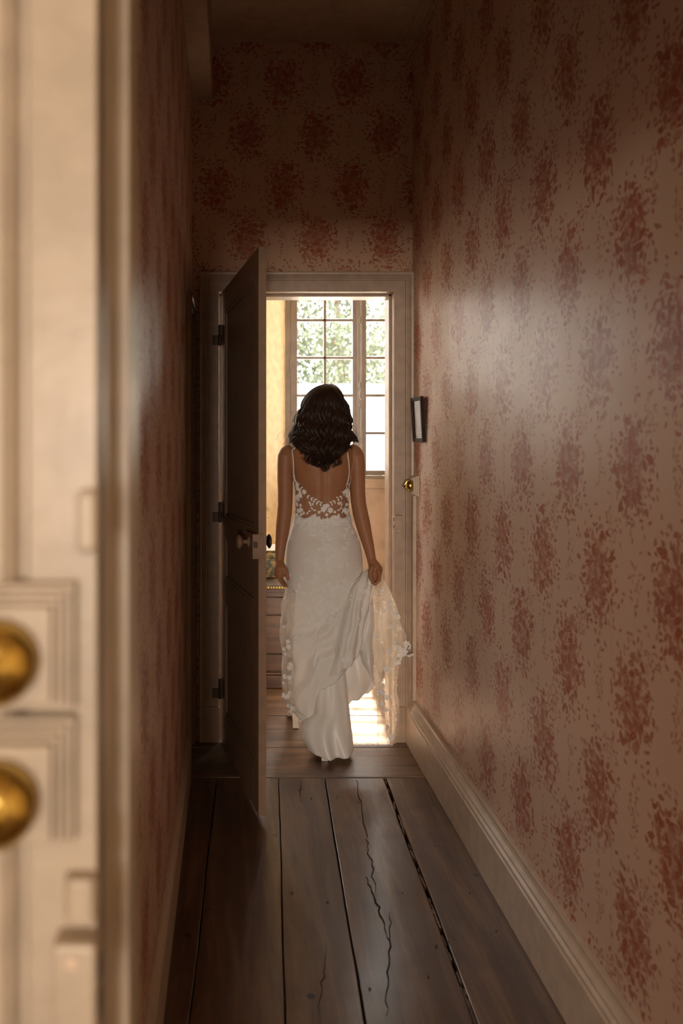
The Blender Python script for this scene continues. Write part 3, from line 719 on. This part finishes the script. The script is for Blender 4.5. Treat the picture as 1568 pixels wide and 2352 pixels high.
bpy.context.view_layer.update()
dg = bpy.context.evaluated_depsgraph_get()
bme = bpy.data.meshes.new_from_object(tmp.evaluated_get(dg)); bpy.data.objects.remove(tmp)
for v in bme.vertices:
    c_ = v.co
    if c_.y < 3.84 and 1.1 < c_.z < 1.45:
        k = min(1, (c_.z-1.1)/.06)*min(1, (1.45-c_.z)/.05)
        d = -.0055*math.exp(-((c_.x-.441)/.016)**2)
        for sx in (-.07, .07): d += .007*math.exp(-(((c_.x-.439-sx)/.035)**2+((c_.z-1.355)/.05)**2))
        for sx in (-.032, .032): d += .002*math.exp(-((c_.x-.441-sx)/.022)**2)
        c_.y -= d*k
bme.materials.clear()
bride = link('person', bme, M['skin'], smooth=True)
tag(bride, 'dark-haired person in a backless ivory lace wedding gown, walking away and lifting the train', 'person')
M['iris'] = paint('dark_iris', (.03, .015, .008), .15); M['lip'] = paint('rose_lips', (.36, .10, .08), .4)
for sg in (-1, 1):
    ey = MB().ball((hxc+sg*.030, 3.9425, 1.622), (.013, .0105, .0095), 8, 12).build('eye', M['whitewash'], bride, smooth=True)
    MB().ball((hxc+sg*.030, 3.9505, 1.622), (.0058, .0030, .0058), 6, 12).build('iris', M['iris'], ey, smooth=True)
    MB().tube([(hxc+sg*.017, 3.9515, 1.629), (hxc+sg*.030, 3.9545, 1.632), (hxc+sg*.044, 3.9435, 1.628)], [.0015, .003, .0015], 8).build('eyelid', M['skin'], bride, smooth=True)
    MB().tube([(hxc+sg*.012, 3.957, 1.642), (hxc+sg*.028, 3.956, 1.650), (hxc+sg*.046, 3.940, 1.645)], [.0015, .0026, .001], 8).build('eyebrow', M['hair'], bride, smooth=True)
MB().tube([(hxc-.024, 3.950, 1.5585), (hxc-.010, 3.964, 1.563), (hxc, 3.966, 1.561), (hxc+.010, 3.964, 1.563), (hxc+.024, 3.950, 1.5585)], [.001, .0040, .0038, .0040, .001], 10)\
    .tube([(hxc-.022, 3.949, 1.556), (hxc, 3.9635, 1.5515), (hxc+.022, 3.949, 1.556)], [.001, .0052, .001], 10).build('lips', M['lip'], bride, smooth=True)

# ---- hair: wavy locks made of fine strands, falling from a parting
def hair():
    core = MB(); strands = []
    hc = Vector((hxc-.003, 3.862, 1.617)); ea, eb, ec = .098, .118, .122
    EDGE = [(-180, 1016), (-110, 1014), (-75, 1017), (-54, 1026), (-42, 1054), (-20, 1070), (0, 1079), (18, 1072), (38, 1060), (50, 1024), (60, 1008), (90, 1010), (180, 1012)]
    nl = 120
    for i in range(nl):
        layer = i % 3; lph = R.gauss(0, .75)
        th = -125+250*(i+.5)/nl+R.uniform(-2, 2)
        th0 = math.radians(th)
        ye = interp(EDGE, th)[0]-layer*R.uniform(0, 9)+R.uniform(-4, 4); ze = zz(ye)
        side = abs(math.sin(th0)); sg = 1 if th > 0 else -1
        pts = []; n_ = 34
        for k in range(n_+1):
            t_ = k/n_
            ph = min(1.0, t_/.42)*PI/2
            off = (1-ph/(PI/2))**1.5
            if t_ <= .42:
                p = hc+Vector((ea*math.sin(ph)*math.sin(th0)*1.0+.040*off, -eb*math.sin(ph)*math.cos(th0), ec*math.cos(ph)))
            else:
                u = (t_-.42)/.58; z = hc.z+(ze-hc.z)*u; yy = 1003+(EYE-z)/PXM
                wd = interp([(950, .105), (975, .126), (995, .128), (1010, .138), (1020, .120), (1040, .100), (1060, .092), (1082, .062)], yy)[0]
                if abs(th) > 55: wd = interp([(950, .104), (972, .130), (988, .122), (1002, .142), (1018, .150)], yy)[0]
                xx = math.sin(th0)*wd
                if abs(th) < 55: xx = math.sin(th0)*wd*1.12/math.sin(math.radians(55)) if yy > 1005 else xx*(1+.37*(max(0, yy-950)/55)*(1-abs(th)/75))
                dep = interp([(950, .118), (985, .130), (1010, .134), (1040, .138), (1082, .138)], yy)[0]
                if abs(th) > 80: dep = dep*.9
                p = Vector((hc.x+xx-.004*u, 3.862-dep*math.cos(th0), z))
            # coherent waves
            amp = .0125*min(1, max(0, (t_-.30)/.25)); wv = math.sin((p.z-1.33)*2*PI/.082+.7*math.sin(th0*2)+lph)
            out = Vector((math.sin(th0), -math.cos(th0), 0))
            p += out*(amp*wv-layer*.005)
            p += Vector((math.cos(th0), math.sin(th0), 0))*amp*1.0*math.cos((p.z-1.33)*2*PI/.082+i*.13+lph)
            if t_ > .9: p += out*(t_-.9)*.10
            pts.append(p)
        core.tube(pts, [.0115*min(1, (1-k/n_)*5+.12)*(0.75+.25*math.sin(PI*k/n_)) for k in range(n_+1)], 7)
        for s_ in range(24):
            an = R.uniform(0, 2*PI); rr = R.uniform(.009, .0140); strands.append([
                p+Vector((math.cos(an+k*.06)*rr, math.sin(an+k*.06)*rr*.9, 0))*(min(1.0, (1-k/n_)*4+.35)) for k, p in enumerate(pts[int(R.uniform(0, 6)):])])
        if True:
            for s_ in range(1):   # flyaways
                q0 = int(R.uniform(14, 24)); o = Vector((R.gauss(0, .004), R.gauss(0, .004), 0))
                strands.append([p+o*(k*.5)+Vector((math.sin(th0)*.0011*k, 0, 0)) for k, p in enumerate(pts[q0:])])
    # the swept curl on the right of the parting
    for j in range(26):
        ph0 = R.uniform(-1, 1); pts = []
        for k in range(31):
            t_ = k/30
            x = interp([(0, 767), (.15, 782), (.3, 794), (.45, 797), (.58, 803), (.68, 797), (.8, 799), (.9, 812), (1, 817 if j % 2 else 808)], t_)[0]+ph0*5.5
            y = 893+t_*(1013-893)+(4*ph0)
            Y = 3.80+.05*t_+.020*math.cos(j)
            pts.append(P(x, y, Y))
        core.tube(pts, [.0062*min(1, (1-k/30)*4+.12) for k in range(31)], 6)
        for s_ in range(9):
            an = R.uniform(0, 2*PI); rr = R.uniform(.004, .0085)
            strands.append([p+Vector((math.cos(an+k*.1)*rr, math.sin(an)*rr, 0)) for k, p in enumerate(pts)])
    cap = MB().sweep([[(hc.x+.100*math.sin(PI*i/14)*math.sin(q), 3.853-.114*math.sin(PI*i/14)*math.cos(q)*(1 if math.cos(q) > -.2 else .72), 1.607+.112*math.cos(PI*i/14)) for q in [2*PI*j/24 for j in range(24)]] for i in range(1, 12)])
    core.v, core.f, nv = core.v+cap.v, core.f, len(core.v); core.f += [[a+nv for a in f] for f in cap.f]
    hr = core.build('hair', M['hair'], bride, smooth=True)
    b = MB()
    for st_ in strands:
        if len(st_) > 2:
            n0 = len(b.v); n_ = len(st_)
            for k, p in enumerate(st_):
                r = .00052*(1 if k < n_-3 else .5)
                for q in range(3): b.v.append(p+Vector((r*math.cos(2.1*q), r*math.sin(2.1*q), 0)))
            for k in range(n_-1):
                for q in range(3): b.f.append([n0+k*3+q, n0+k*3+(q+1) % 3, n0+(k+1)*3+(q+1) % 3, n0+(k+1)*3+q])
    me = bpy.data.meshes.new('hair_strands'); me.from_pydata([tuple(v) for v in b.v], [], b.f)
    o = link('hair_strands', me, M['hair'], hr, smooth=True); o['kind'] = 'stuff'
hair()

# ---- gown
SK = [(1178, 676.5, 802.5, 3.85, .096), (1200, 672, 808, 3.85, .100), (1220, 666, 816, 3.848, .112), (1250, 657.5, 827, 3.842, .126), (1280, 654, 830.5, 3.838, .133), (1310, 655, 832, 3.838, .133),
      (1340, 656, 832, 3.84, .131), (1360, 654, 832, 3.845, .132), (1385, 650, 832, 3.85, .136), (1436, 644, 834, 3.86, .150), (1479, 645, 832, 3.87, .165), (1511, 650, 828, 3.88, .175),
      (1542, 648, 822, 3.885, .180), (1579, 650, 815, 3.89, .182), (1608, 656, 806, 3.895, .18), (1650, 668, 790, 3.90, .17)]
HAND = (864, 1328)
HEMB = [(-1, 1606), (-.85, 1626), (-.62, 1640), (-.38, 1648), (-.28, 1640), (-.20, 1590), (-.08, 1562), (.22, 1550), (.5, 1528), (.75, 1504), (1, 1486)]
def skirt_pt(s, y, front=False, extra=0.0):
    xl, xr, yc_, b_ = interp(SK, y); a = (xr-xl)/2; xp = (xl+xr)/2+a*s
    c_ = math.sqrt(max(0, 1-s*s)); xc = ((xl+xr)/2-530)*PXM
    d = extra
    if not front:
        dx, dy = HAND[0]-xp, y-HAND[1]
        ph = math.degrees(math.atan2(dy, max(dx, 1)))
        rad = math.hypot(dx, dy)
        amp = min(1, max(0, (ph-27)/16))*min(1, max(0, (y-1335)/60))
        wob = 8*noise.noise((xp*.012, y*.012, 1))
        d += amp*(.010*math.sin((ph+wob)*.36)+.006*math.sin((ph+wob)*.83+1)+.014)*min(1, rad/60+.3)*(c_**.4)
        d += .0025*noise.noise((xp*.05, y*.02, 3))*min(1, max(0, (y-1350)/60))
        # buttocks and cleft
        for sx in (-.46, .44): d += .020*math.exp(-(((s-sx)/.36)**2+((y-1272)/34)**2))
        d -= .004*math.exp(-((s+.01)/.07)**2)*math.exp(-((y-1262)/34)**2)
    p = Vector((xc+a*PXM*s*(1+d*.6), yc_+((b_*c_*(1+.95*min(1, max(0, (y-1290)/120)))+d) if front else -(b_*c_+d)), zz(y)))
    return p
st_ = []
NV, NU = 90, 96
for k in range(NV+1):
    v = k/NV; ring = []
    for j in range(NU):
        q = 2*PI*j/NU; s = math.sin(q); fr_ = math.cos(q) < 0
        top = 1186+5*math.cos(s*9)*(0 if abs(s) > .95 else 1) - 6*abs(s)
        hem = (1590-60*s) if fr_ else interp(HEMB, s)[0]
        if abs(math.cos(q)) < .3:
            hb = interp(HEMB, s)[0]; hf = 1590-60*s; f_ = (math.cos(q)+.3)/.6; hem = hf+(hb-hf)*f_
        y = top+(hem-top)*v
        if not fr_ and v > .985: y += 1.2*math.sin(j*2.3)
        ring.append(skirt_pt(s, y, fr_))
    st_.append(ring)
skirt = MB().sweep(st_, cap=False).build('skirt', M['dress'], bride, smooth=True)
md = skirt.modifiers.new('t', 'SOLIDIFY'); md.thickness = .002; md.offset = -1
tag(skirt, 'fitted ivory skirt with floral lace, its back swept up to the right hand')

def CR(pts, t_):
    n_ = len(pts)-1; x = t_*n_; i = min(int(x), n_-1); f = x-i
    p = [pts[max(i-1, 0)], pts[i], pts[i+1], pts[min(i+2, n_)]]
    return .5*((2*p[1])+(p[2]-p[0])*f+(2*p[0]-5*p[1]+4*p[2]-p[3])*f*f+(3*p[1]-p[0]-3*p[2]+p[3])*f*f*f)
def sheet(name, rows, mat, parent, nu=28, nv=40, fold=(0, 0, 0), rough=0.0, solid=.0012, edge=0.0, seed=0):
    rows = [[P(*c_) for c_ in r] for r in rows]; st_ = []
    for k in range(nv+1):
        ctrl = [CR([r[m_] for r in rows], k/nv) for m_ in range(len(rows[0]))]
        row = []
        for j in range(nu+1):
            u = j/nu; p = CR(ctrl, u)
            A, F, ph = fold
            p = p+Vector((0, -1, 0))*A*math.sin(u*F*2*PI+ph+1.2*noise.noise((k*.06, seed, 0)))*(.35+.65*min(1, k/nv*1.6))
            if rough: p = p+noise.noise_vector((p.x*22+seed, p.y*22, p.z*14))*rough
            if edge and j in (0, nu): p = p+Vector((1 if j else -1, 0, 0))*edge*noise.noise((k*.9, j, seed))
            row.append(p)
        st_.append(row)
    o = MB().sweep(st_, closed_ring=False).build(name, mat, parent, smooth=True)
    if solid:
        md = o.modifiers.new('t', 'SOLIDIFY'); md.thickness = solid
    return o, st_
# gathered bunch between hip and hand
bunch, bunch_g = sheet('gathered_train', [
    [(826, 1322, 3.725), (838, 1307, 3.75), (850, 1306, 3.79), (862, 1312, 3.80)],
    [(800, 1352, 3.745), (826, 1338, 3.715), (846, 1334, 3.735), (862, 1340, 3.765)],
    [(772, 1402, 3.735), (808, 1392, 3.695), (834, 1384, 3.71), (853, 1384, 3.745)],
    [(748, 1462, 3.730), (796, 1450, 3.675), (826, 1434, 3.69), (845, 1424, 3.73)],
    [(738, 1520, 3.720), (786, 1504, 3.665), (820, 1478, 3.68), (838, 1458, 3.73)],
    [(738, 1561, 3.710), (780, 1546, 3.668), (812, 1520, 3.68), (832, 1494, 3.73)]], M['dress'], bride, 44, 50, (.008, 4.0, .4), .010, seed=3)
# satin seen on the turned-under side
sat1, _ = sheet('satin_lining', [
    [(843, 1384, 3.735), (848, 1386, 3.73), (854, 1390, 3.745)],
    [(836, 1420, 3.735), (846, 1424, 3.72), (857, 1428, 3.745)],
    [(825, 1452, 3.745), (840, 1462, 3.715), (856, 1480, 3.745)],
    [(829, 1490, 3.750), (843, 1500, 3.715), (856, 1522, 3.745)],
    [(832, 1520, 3.755), (846, 1535, 3.72), (858, 1552, 3.745)],
    [(848, 1548, 3.760), (853, 1560, 3.75), (858, 1570, 3.76)]], M['satin'], bride, 24, 40, (.004, 1.5, 1), .006, seed=5)
sat2, _ = sheet('satin_underskirt', [
    [(770, 1535, 3.80), (800, 1515, 3.79), (832, 1485, 3.80), (850, 1470, 3.81)],
    [(782, 1556, 3.81), (806, 1546, 3.78), (838, 1528, 3.79), (856, 1520, 3.81)],
    [(792, 1580, 3.82), (812, 1575, 3.775), (842, 1560, 3.79), (858, 1558, 3.82)],
    [(796, 1605, 3.83), (815, 1598, 3.78), (838, 1586, 3.80), (857, 1574, 3.83)],
    [(800, 1616, 3.84), (812, 1611, 3.79), (830, 1602, 3.81), (846, 1590, 3.84)]], M['satin'], bride, 30, 30, (.010, 2.2, .5), .006, seed=8)
# satin fishtail round the trailing leg
st_ = []
for k in range(41):
    v = k/40; ring = []
    xl, xr = interp([(0, 729, 797), (.25, 726, 800), (.5, 722, 803.5), (.62, 700, 805), (.72, 691.5, 806.5), (.85, 695, 809), (1, 708, 811)], v)
    for j in range(72):
        q = 2*PI*j/72; s = math.sin(q); bot = 1730-7*s*s+(1.5*math.sin(q*3)); y = 1548+(bot-1548)*v
        a = (xr-xl)/2*PXM*.98; xc = ((xl+xr)/2-530)*3.72/1829; b_ = .055+.050*v; ycc = 3.79-.068*v
        f = 1+(.30*v+.08)*noise.noise((math.cos(q)*1.6, math.sin(q)*2.6+.5, v*1.3+3))+.05*v*noise.noise((math.cos(q)*3, math.sin(q)*5.5, v*1.8))
        ring.append(Vector((xc+a*s, ycc-b_*math.cos(q)*f, EYE-(y-1003)*3.69/1829)))
    st_.append(ring)
fish = MB().sweep(st_, cap=False).build('satin_hem', M['satin'], bride, smooth=True)
md = fish.modifiers.new('t', 'SOLIDIFY'); md.thickness = .0015
# sheer train falling from the hand
tul, tul_g = sheet('lace_train', [
    [(858, 1334, 3.775), (866, 1326, 3.765), (876, 1322, 3.775), (884, 1334, 3.79)],
    [(853, 1385, 3.785), (870, 1380, 3.75), (888, 1376, 3.76), (905, 1380, 3.80)],
    [(846, 1435, 3.80), (868, 1435, 3.75), (896, 1432, 3.77), (922, 1430, 3.82)],
    [(851, 1484, 3.82), (872, 1484, 3.76), (902, 1482, 3.77), (936, 1478, 3.83)],
    [(858, 1530, 3.83), (873, 1532, 3.77), (890, 1532, 3.79), (916, 1524, 3.84)],
    [(862, 1575, 3.84), (876, 1578, 3.77), (892, 1578, 3.80), (909, 1578, 3.85)],
    [(866, 1620, 3.85), (878, 1622, 3.78), (896, 1622, 3.80), (912, 1622, 3.86)],
    [(868, 1665, 3.86), (884, 1668, 3.78), (900, 1664, 3.81), (916, 1660, 3.87)],
    [(868, 1711, 3.86), (884, 1708, 3.80), (898, 1712, 3.83), (908, 1708, 3.86)]], M['tulle'], bride, 44, 90, (.012, 3.2, .3), .012, solid=0, edge=.006, seed=11)
tul2, _ = sheet('sheer_train_back', [
    [(856, 1400, 3.86), (868, 1398, 3.84), (884, 1396, 3.86)],
    [(850, 1480, 3.90), (862, 1480, 3.86), (884, 1484, 3.88)],
    [(832, 1560, 3.93), (852, 1560, 3.88), (876, 1560, 3.90)],
    [(812, 1615, 3.92), (842, 1620, 3.86), (870, 1620, 3.90)],
    [(808, 1665, 3.88), (840, 1668, 3.83), (872, 1665, 3.88)],
    [(806, 1712, 3.84), (838, 1712, 3.80), (868, 1711, 3.83)]], M['tulle_thin'], bride, 30, 60, (.006, 2.0, 0), .008, solid=0, seed=14)
# a thin veil of tulle over the left side of the skirt
tul3, tul3_g = sheet('sheer_overlay', [
    [(655, 1345, 3.80), (664, 1345, 3.78), (675, 1345, 3.78), (685, 1352, 3.773)],
    [(645, 1400, 3.76), (654, 1400, 3.700), (665, 1402, 3.672), (675, 1402, 3.755)],
    [(642, 1440, 3.76), (651, 1440, 3.690), (662, 1445, 3.655), (672, 1450, 3.735)],
    [(643, 1480, 3.76), (652, 1484, 3.685), (663, 1490, 3.640), (673, 1496, 3.718)],
    [(649, 1512, 3.76), (658, 1520, 3.690), (669, 1530, 3.635), (679, 1540, 3.705)],
    [(646, 1545, 3.77), (655, 1556, 3.695), (666, 1566, 3.632), (676, 1572, 3.700)],
    [(648, 1582, 3.78), (657, 1592, 3.705), (668, 1600, 3.64), (678, 1604, 3.702)],
    [(657, 1612, 3.80), (666, 1622, 3.72), (677, 1630, 3.66), (687, 1634, 3.715)],
    [(672, 1634, 3.82), (681, 1640, 3.74), (692, 1644, 3.68), (702, 1648, 3.730)]], M['tulle_edge'], bride, 28, 60, (.005, 2.5, 0), .010, solid=0, seed=17)

# bodice: illusion tulle, straps, buttons
VED = [(672, 1085), (680, 1108), (697, 1130), (714, 1143), (736, 1155), (743, 1158), (755, 1152), (770, 1140), (784, 1128), (796, 1110), (801, 1085)]
def vedge(x): return interp(VED, x)[0]
st_ = []
for k in range(21):
    v = k/20; row = []
    for j in range(41):
        s = -1+2*j/40; xl, xr, *_r = interp(TORSO, 1140); x = (xl+xr)/2+(xr-xl)/2*s
        y0_ = interp([(-1.0, 1086), (-.93, 1104), (-.7, 1130), (-.42, 1143), (-.06, 1156), (.08, 1157), (.25, 1150), (.5, 1139), (.72, 1127), (.93, 1106), (1.0, 1088)], s)[0]
        p = torso_pt(s, y0_+(1190-y0_)*v); c_ = torso_pt(0, 1140); c_.z = p.z; c_.y = 3.85
        p += (p-c_).normalized()*.004; row.append(p)
    st_.append(row)
bod = MB().sweep(st_, closed_ring=False).build('illusion_back', M['bodice'], bride, smooth=True)
# front of the bodice
st_ = []
for k in range(17):
    v = k/16; row = []
    for j in range(41):
        s = -1+2*j/40; q = PI/2+PI*(j/40); y = 1062+14*abs(s)+(1200-1062)*v
        xl, xr, yc_, b_ = interp(TORSO, y); a = (xr-xl)/2*PXM+.004; xc = ((xl+xr)/2-530)*PXM
        bb = b_+.006+b_*.14*math.exp(-((y-1085)/26)**2)
        row.append((xc+a*math.sin(-PI/2+PI*j/40), yc_+bb*math.cos(-PI/2+PI*j/40), zz(y)))
    st_.append(row)
MB().sweep(st_, closed_ring=False).build('bodice_front', M['dress'], bride, smooth=True)
def on_back(x, y, out=.004):
    xl, xr, yc_, b_ = interp(TORSO, y); s = max(-.985, min(.985, (x-(xl+xr)/2)/((xr-xl)/2)))
    p = torso_pt(s, y); p.x = (x-530)*p.y/1829 if abs(s) < .985 else p.x
    return p+Vector((0, -out, 0))
for pts in ([(668, 1020), (670, 1034), (672.5, 1052), (673.5, 1070), (674, 1086), (677, 1102), (682, 1114)], [(791, 1013), (795, 1026), (798, 1046), (800.5, 1066), (801, 1084), (799, 1100), (795, 1114)]):
    p3 = [on_back(x, y, .011) for x, y in pts]
    front = [Vector((p3[0].x, 3.80+.02*k*1.5, p3[0].z+.010-.004*k)) for k in range(3)][::-1]
    front = [Vector((p3[0].x+.01*(1 if p3[0].x < .44 else -1), 3.925, 1.38)), Vector((p3[0].x, 3.90, 1.44)), Vector((p3[0].x, 3.85, 1.462))]
    MB().tube(front+p3, .0030, 8).build('shoulder_strap', M['satin'], bride, smooth=True)
pl = MB().tube([skirt_pt(-.0+.0, y, extra=.002) for y in range(1206, 1296, 6)], .0022, 6).build('placket', M['lace'], skirt, smooth=True)
for y in (1186, 1193, 1200, 1207, 1214, 1221):
    MB().ball(skirt_pt(0, y, extra=.005) if y > 1188 else on_back(741, y, .010), .0042, 6, 10).build('button', M['satin'], skirt, smooth=True)

# ---- lace flowers and leaves, each its own piece
def flower_mesh(n=5, open_=.55):
    b = MB(); 
    b.v.append(Vector((0, 0, .16)))
    for k in range(n*4):
        an = 2*PI*k/(n*4); f = (k % 4)
        r = (.60, .92, 1.0, .92)[f]; b.v.append(Vector((r*math.cos(an), r*math.sin(an), (.10, .02, .0, .06)[f])))
    m_ = n*4
    for k in range(m_): b.f.append([0, 1+k, 1+(k+1) % m_])
    for k in range(6): an = PI*k/3; b.v.append(Vector((.22*math.cos(an), .22*math.sin(an), .22)))
    b.v.append(Vector((0, 0, .34)))
    for k in range(6): b.f.append([m_+1+k, m_+1+(k+1) % 6, m_+7])
    return b.mesh('lace_flower')
def leaf_mesh():
    b = MB(); row = [(0, .05), (.25, .30), (.55, .34), (.85, .16), (1.05, .01)]
    for t_, w_ in row: b.v += [Vector((t_*1.3, -w_, 0)), Vector((t_*1.3, 0, .10)), Vector((t_*1.3, w_, 0))]
    for k in range(4):
        for j in range(2): b.f.append([k*3+j, k*3+j+1, k*3+j+4, k*3+j+3])
    return b.mesh('lace_leaf')
FM = [flower_mesh(5), flower_mesh(6), flower_mesh(4)]; LMS = leaf_mesh()
for m_ in FM+[LMS]: m_.materials.append(M['lace'])
def orient(p, nrm, an, sc):
    nrm = nrm.normalized(); up = Vector((0, 0, 1)); x_ = up.cross(nrm)
    x_ = x_.normalized() if x_.length > 1e-3 else Vector((1, 0, 0)); y_ = nrm.cross(x_)
    a_ = x_*math.cos(an)+y_*math.sin(an); b_ = nrm.cross(a_)
    return Matrix(((a_.x*sc, b_.x*sc, nrm.x*sc*1.25, p.x), (a_.y*sc, b_.y*sc, nrm.y*sc*1.25, p.y), (a_.z*sc, b_.z*sc, nrm.z*sc*1.25, p.z), (0, 0, 0, 1)))
def put(me_, p, nrm, an, sc, parent, name):
    o = bpy.data.objects.new(name, me_); COL.objects.link(o); o.parent = parent; o.matrix_basis = orient(p, nrm, an, sc); return o
# parents keep the identity transform, so world matrices can be used directly
def back_n(fn, s, y):
    e_ = .02; a = fn(min(.99, s+e_), y)-fn(max(-.99, s-e_), y); b_ = fn(s, y-2)-fn(s, y+2); n_ = a.cross(b_)
    return n_ if n_.y < 0 else -n_
cnt = [0, 0]
def F(fn, s, y, sc, parent, out=.004):
    cnt[0] += 1; n_ = back_n(fn, s, y); put(R.choice(FM), fn(s, y)+n_.normalized()*out, n_, R.uniform(0, 6.3), sc, parent, 'lace_flower')
def Lf(fn, s, y, an, sc, parent, out=.004):
    cnt[1] += 1; n_ = back_n(fn, s, y); put(LMS, fn(s, y)+n_.normalized()*out, n_, an, sc, parent, 'lace_leaf')
bp_ = lambda s, y: torso_pt(s, y)+Vector((0, -.005*math.sqrt(max(.05, 1-s*s)), 0))+Vector((.004*s, 0, 0))
def xs(x, y, tab=TORSO):
    xl, xr, *_r = interp(tab, y); return max(-.97, min(.97, (x-(xl+xr)/2)/((xr-xl)/2)))
# along the V edge
edge = [(675, 1092), (677, 1098), (681, 1106), (685, 1111), (690, 1119), (697, 1128), (704, 1135), (711, 1140), (717, 1144), (724, 1148), (730, 1152), (736, 1156), (743, 1160),
        (749, 1155), (755, 1151), (762, 1147), (769, 1141), (776, 1137), (782, 1129), (789, 1123), (795, 1112), (799, 1104), (801, 1096)]
for i, (x, y) in enumerate(edge):
    s = xs(x, y)
    sgn = 1 if x < 742 else -1
    base_an = (math.radians(-38) if x < 742 else math.radians(38+180))
    for k in (-1, 1): Lf(bp_, s, y, base_an+k*.9+R.uniform(-.3, .3), R.uniform(.0105, .0135), bod)
for x, y, sc in ((697, 1127, .0135), (785, 1127, .0135), (737, 1166, .0155), (752, 1168, .0155), (744, 1158, .010), (728, 1172, .008), (762, 1172, .008), (744, 1178, .009), (684, 1112, .009), (796, 1112, .008)):
    F(bp_, xs(x, y), y, sc, bod, .003)
for x, y, an in ((722, 1168, 180), (716, 1166, 150), (711, 1169, 200), (706, 1173, 220), (722, 1176, 215), (767, 1168, 0), (773, 1166, 30), (779, 1169, -20), (784, 1173, -40), (768, 1176, -35),
                 (730, 1181, 230), (758, 1181, -50), (738, 1186, 250), (750, 1186, -70), (712, 1160, 120), (776, 1160, 60), (706, 1148, -60), (710, 1150, -100), (714, 1151, -80), (772, 1149, -80), (777, 1148, -110), (768, 1150, -60)):
    Lf(bp_, xs(x, y), y, math.radians(an), .0125, bod, .002)
# flanks of the bodice
for sgn in (-1, 1):
    for k in range(36):
        y = R.uniform(1116, 1186); s = sgn*R.uniform(.66 if y > 1160 else .80, .97)
        (F(bp_, s, y, R.uniform(.009, .0145), bod) if k % 2 else Lf(bp_, s, y, R.uniform(0, 6.3), .012, bod))
# top edge of the skirt
for k in range(21):
    s = -.95+1.9*k/20; F(skirt_pt, s, 1189+4*math.cos(s*8)+R.uniform(-3, 3), R.uniform(.0095, .0135), skirt)
# scattered sprays over the skirt
def dens(s, y):
    d = 1.0*math.exp(-((y-1205)/20)**2)+.85*math.exp(-(s/.22)**2)*math.exp(-((y-1235)/40)**2)
    d += .95*math.exp(-((y-1350)/34)**2)*math.exp(-((s+.08)/.5)**2)+.5*math.exp(-((y-1415)/30)**2)*math.exp(-((s+.25)/.4)**2)+.14
    return d
tries = 0
while cnt[0] < 205 and tries < 6000:
    tries += 1; s = R.uniform(-.93, .93); y = R.uniform(1190, 1470)
    xp = 742+90*s
    if y > 1335 and math.degrees(math.atan2(y-HAND[1], max(HAND[0]-xp, 1))) > 42 and R.random() > .12: continue
    if R.random() < dens(s, y):
        F(skirt_pt, s, y, R.uniform(.0085, .0155), skirt)
        for m_ in range(R.choice((0, 1, 1))):
            if cnt[1] < 285: Lf(skirt_pt, s+R.uniform(-.1, .1), y+R.uniform(-9, 9), R.uniform(0, 6.3), R.uniform(.009, .013), skirt)
# motifs on the sheer train
def on_grid(g, i, j): return Vector(g[i][j])
sprays = [(8, 20), (13, 30), (16, 24), (18, 34), (24, 28), (26, 38), (28, 14), (32, 32), (36, 26), (38, 42), (42, 35), (44, 43), (45, 39), (46, 30), (47, 24), (52, 12), (55, 20), (58, 16), (62, 24), (66, 14), (70, 22), (76, 34), (80, 20), (84, 30), (20, 42), (33, 42), (40, 40)]
for i, j in sprays:
    p = on_grid(tul_g, i, min(j, 43)); sc = R.uniform(.010, .017)
    put(R.choice(FM), p+Vector((0, -.003, 0)), Vector((R.uniform(-.4, .4), -1, R.uniform(-.2, .2))), R.uniform(0, 6), sc, tul, 'lace_flower')
    for m_ in range(2): put(LMS, p+Vector((R.uniform(-.012, .012), -.003, R.uniform(-.012, .012))), Vector((R.uniform(-.3, .3), -1, 0)), R.uniform(0, 6), sc*.9, tul, 'lace_leaf')
for x, y, an in ((938, 1492, 60), (941, 1504, 0), (934, 1505, -20), (926, 1498, 160), (930, 1486, 80)):
    put(LMS, P(x, y, 3.82), Vector((0, -1, .1)), math.radians(an), .016, tul, 'lace_leaf')
for x, y in ((918, 1492), (925, 1502), (910, 1488)):
    put(FM[0], P(x, y, 3.815), Vector((0, -1, .1)), R.uniform(0, 6), .016, tul, 'lace_flower')
for k in range(18):
    g = bunch_g[R.randrange(3, 46)]; p = Vector(g[R.randrange(4, 42)])
    put(R.choice(FM), p+Vector((0, -.003, 0)), Vector((-.2, -1, .2)), R.uniform(0, 6), R.uniform(.008, .014), bunch, 'lace_flower')
for k in range(16):
    g = tul3_g[R.randrange(12, 56)]; p = Vector(g[R.randrange(3, 18)])
    put(R.choice(FM), p+Vector((0, -.003, 0)), Vector((-.4, -1, 0)), R.uniform(0, 6), R.uniform(.009, .015), tul3, 'lace_flower')

# ---- shoes
def shoe(h, hz):
    e_ = MB()
    x, y = h.x, h.y
    # upper and sole lofted from heel seat to toe
    prof = [(0, .033, .072, .028), (.03, .034, .068, .030), (.07, .033, .050, .030), (.11, .036, .028, .030), (.15, .039, .012, .034), (.19, .036, .006, .028), (.22, .022, .005, .018), (.235, .006, .006, .008)]
    st2 = []
    for dy, wd, zb2, ht in prof:
        st2.append([(x+wd*.9*math.cos(q), y-.010+dy, zb2+max(0, math.sin(q))*ht+(0 if math.sin(q) > 0 else math.sin(q)*.004)) for q in [2*PI*k/16 for k in range(16)]])
    u_ = e_.sweep(st2).build('shoe', M['shoe'], bride, smooth=True)
    hl = MB(); st2 = []
    for z, r in ((.078, .021), (.05, .0165), (.02, .0140), (.0, .0150)):
        st2.append([(x-r, y-r*.9, z), (x+r, y-r*.9, z), (x+r, y+r, z), (x-r, y+r, z)])
    hl.sweep(st2).build('heel', M['shoe'], u_, bevel=.002)
shoe(lh, 0); shoe(rh, 0)
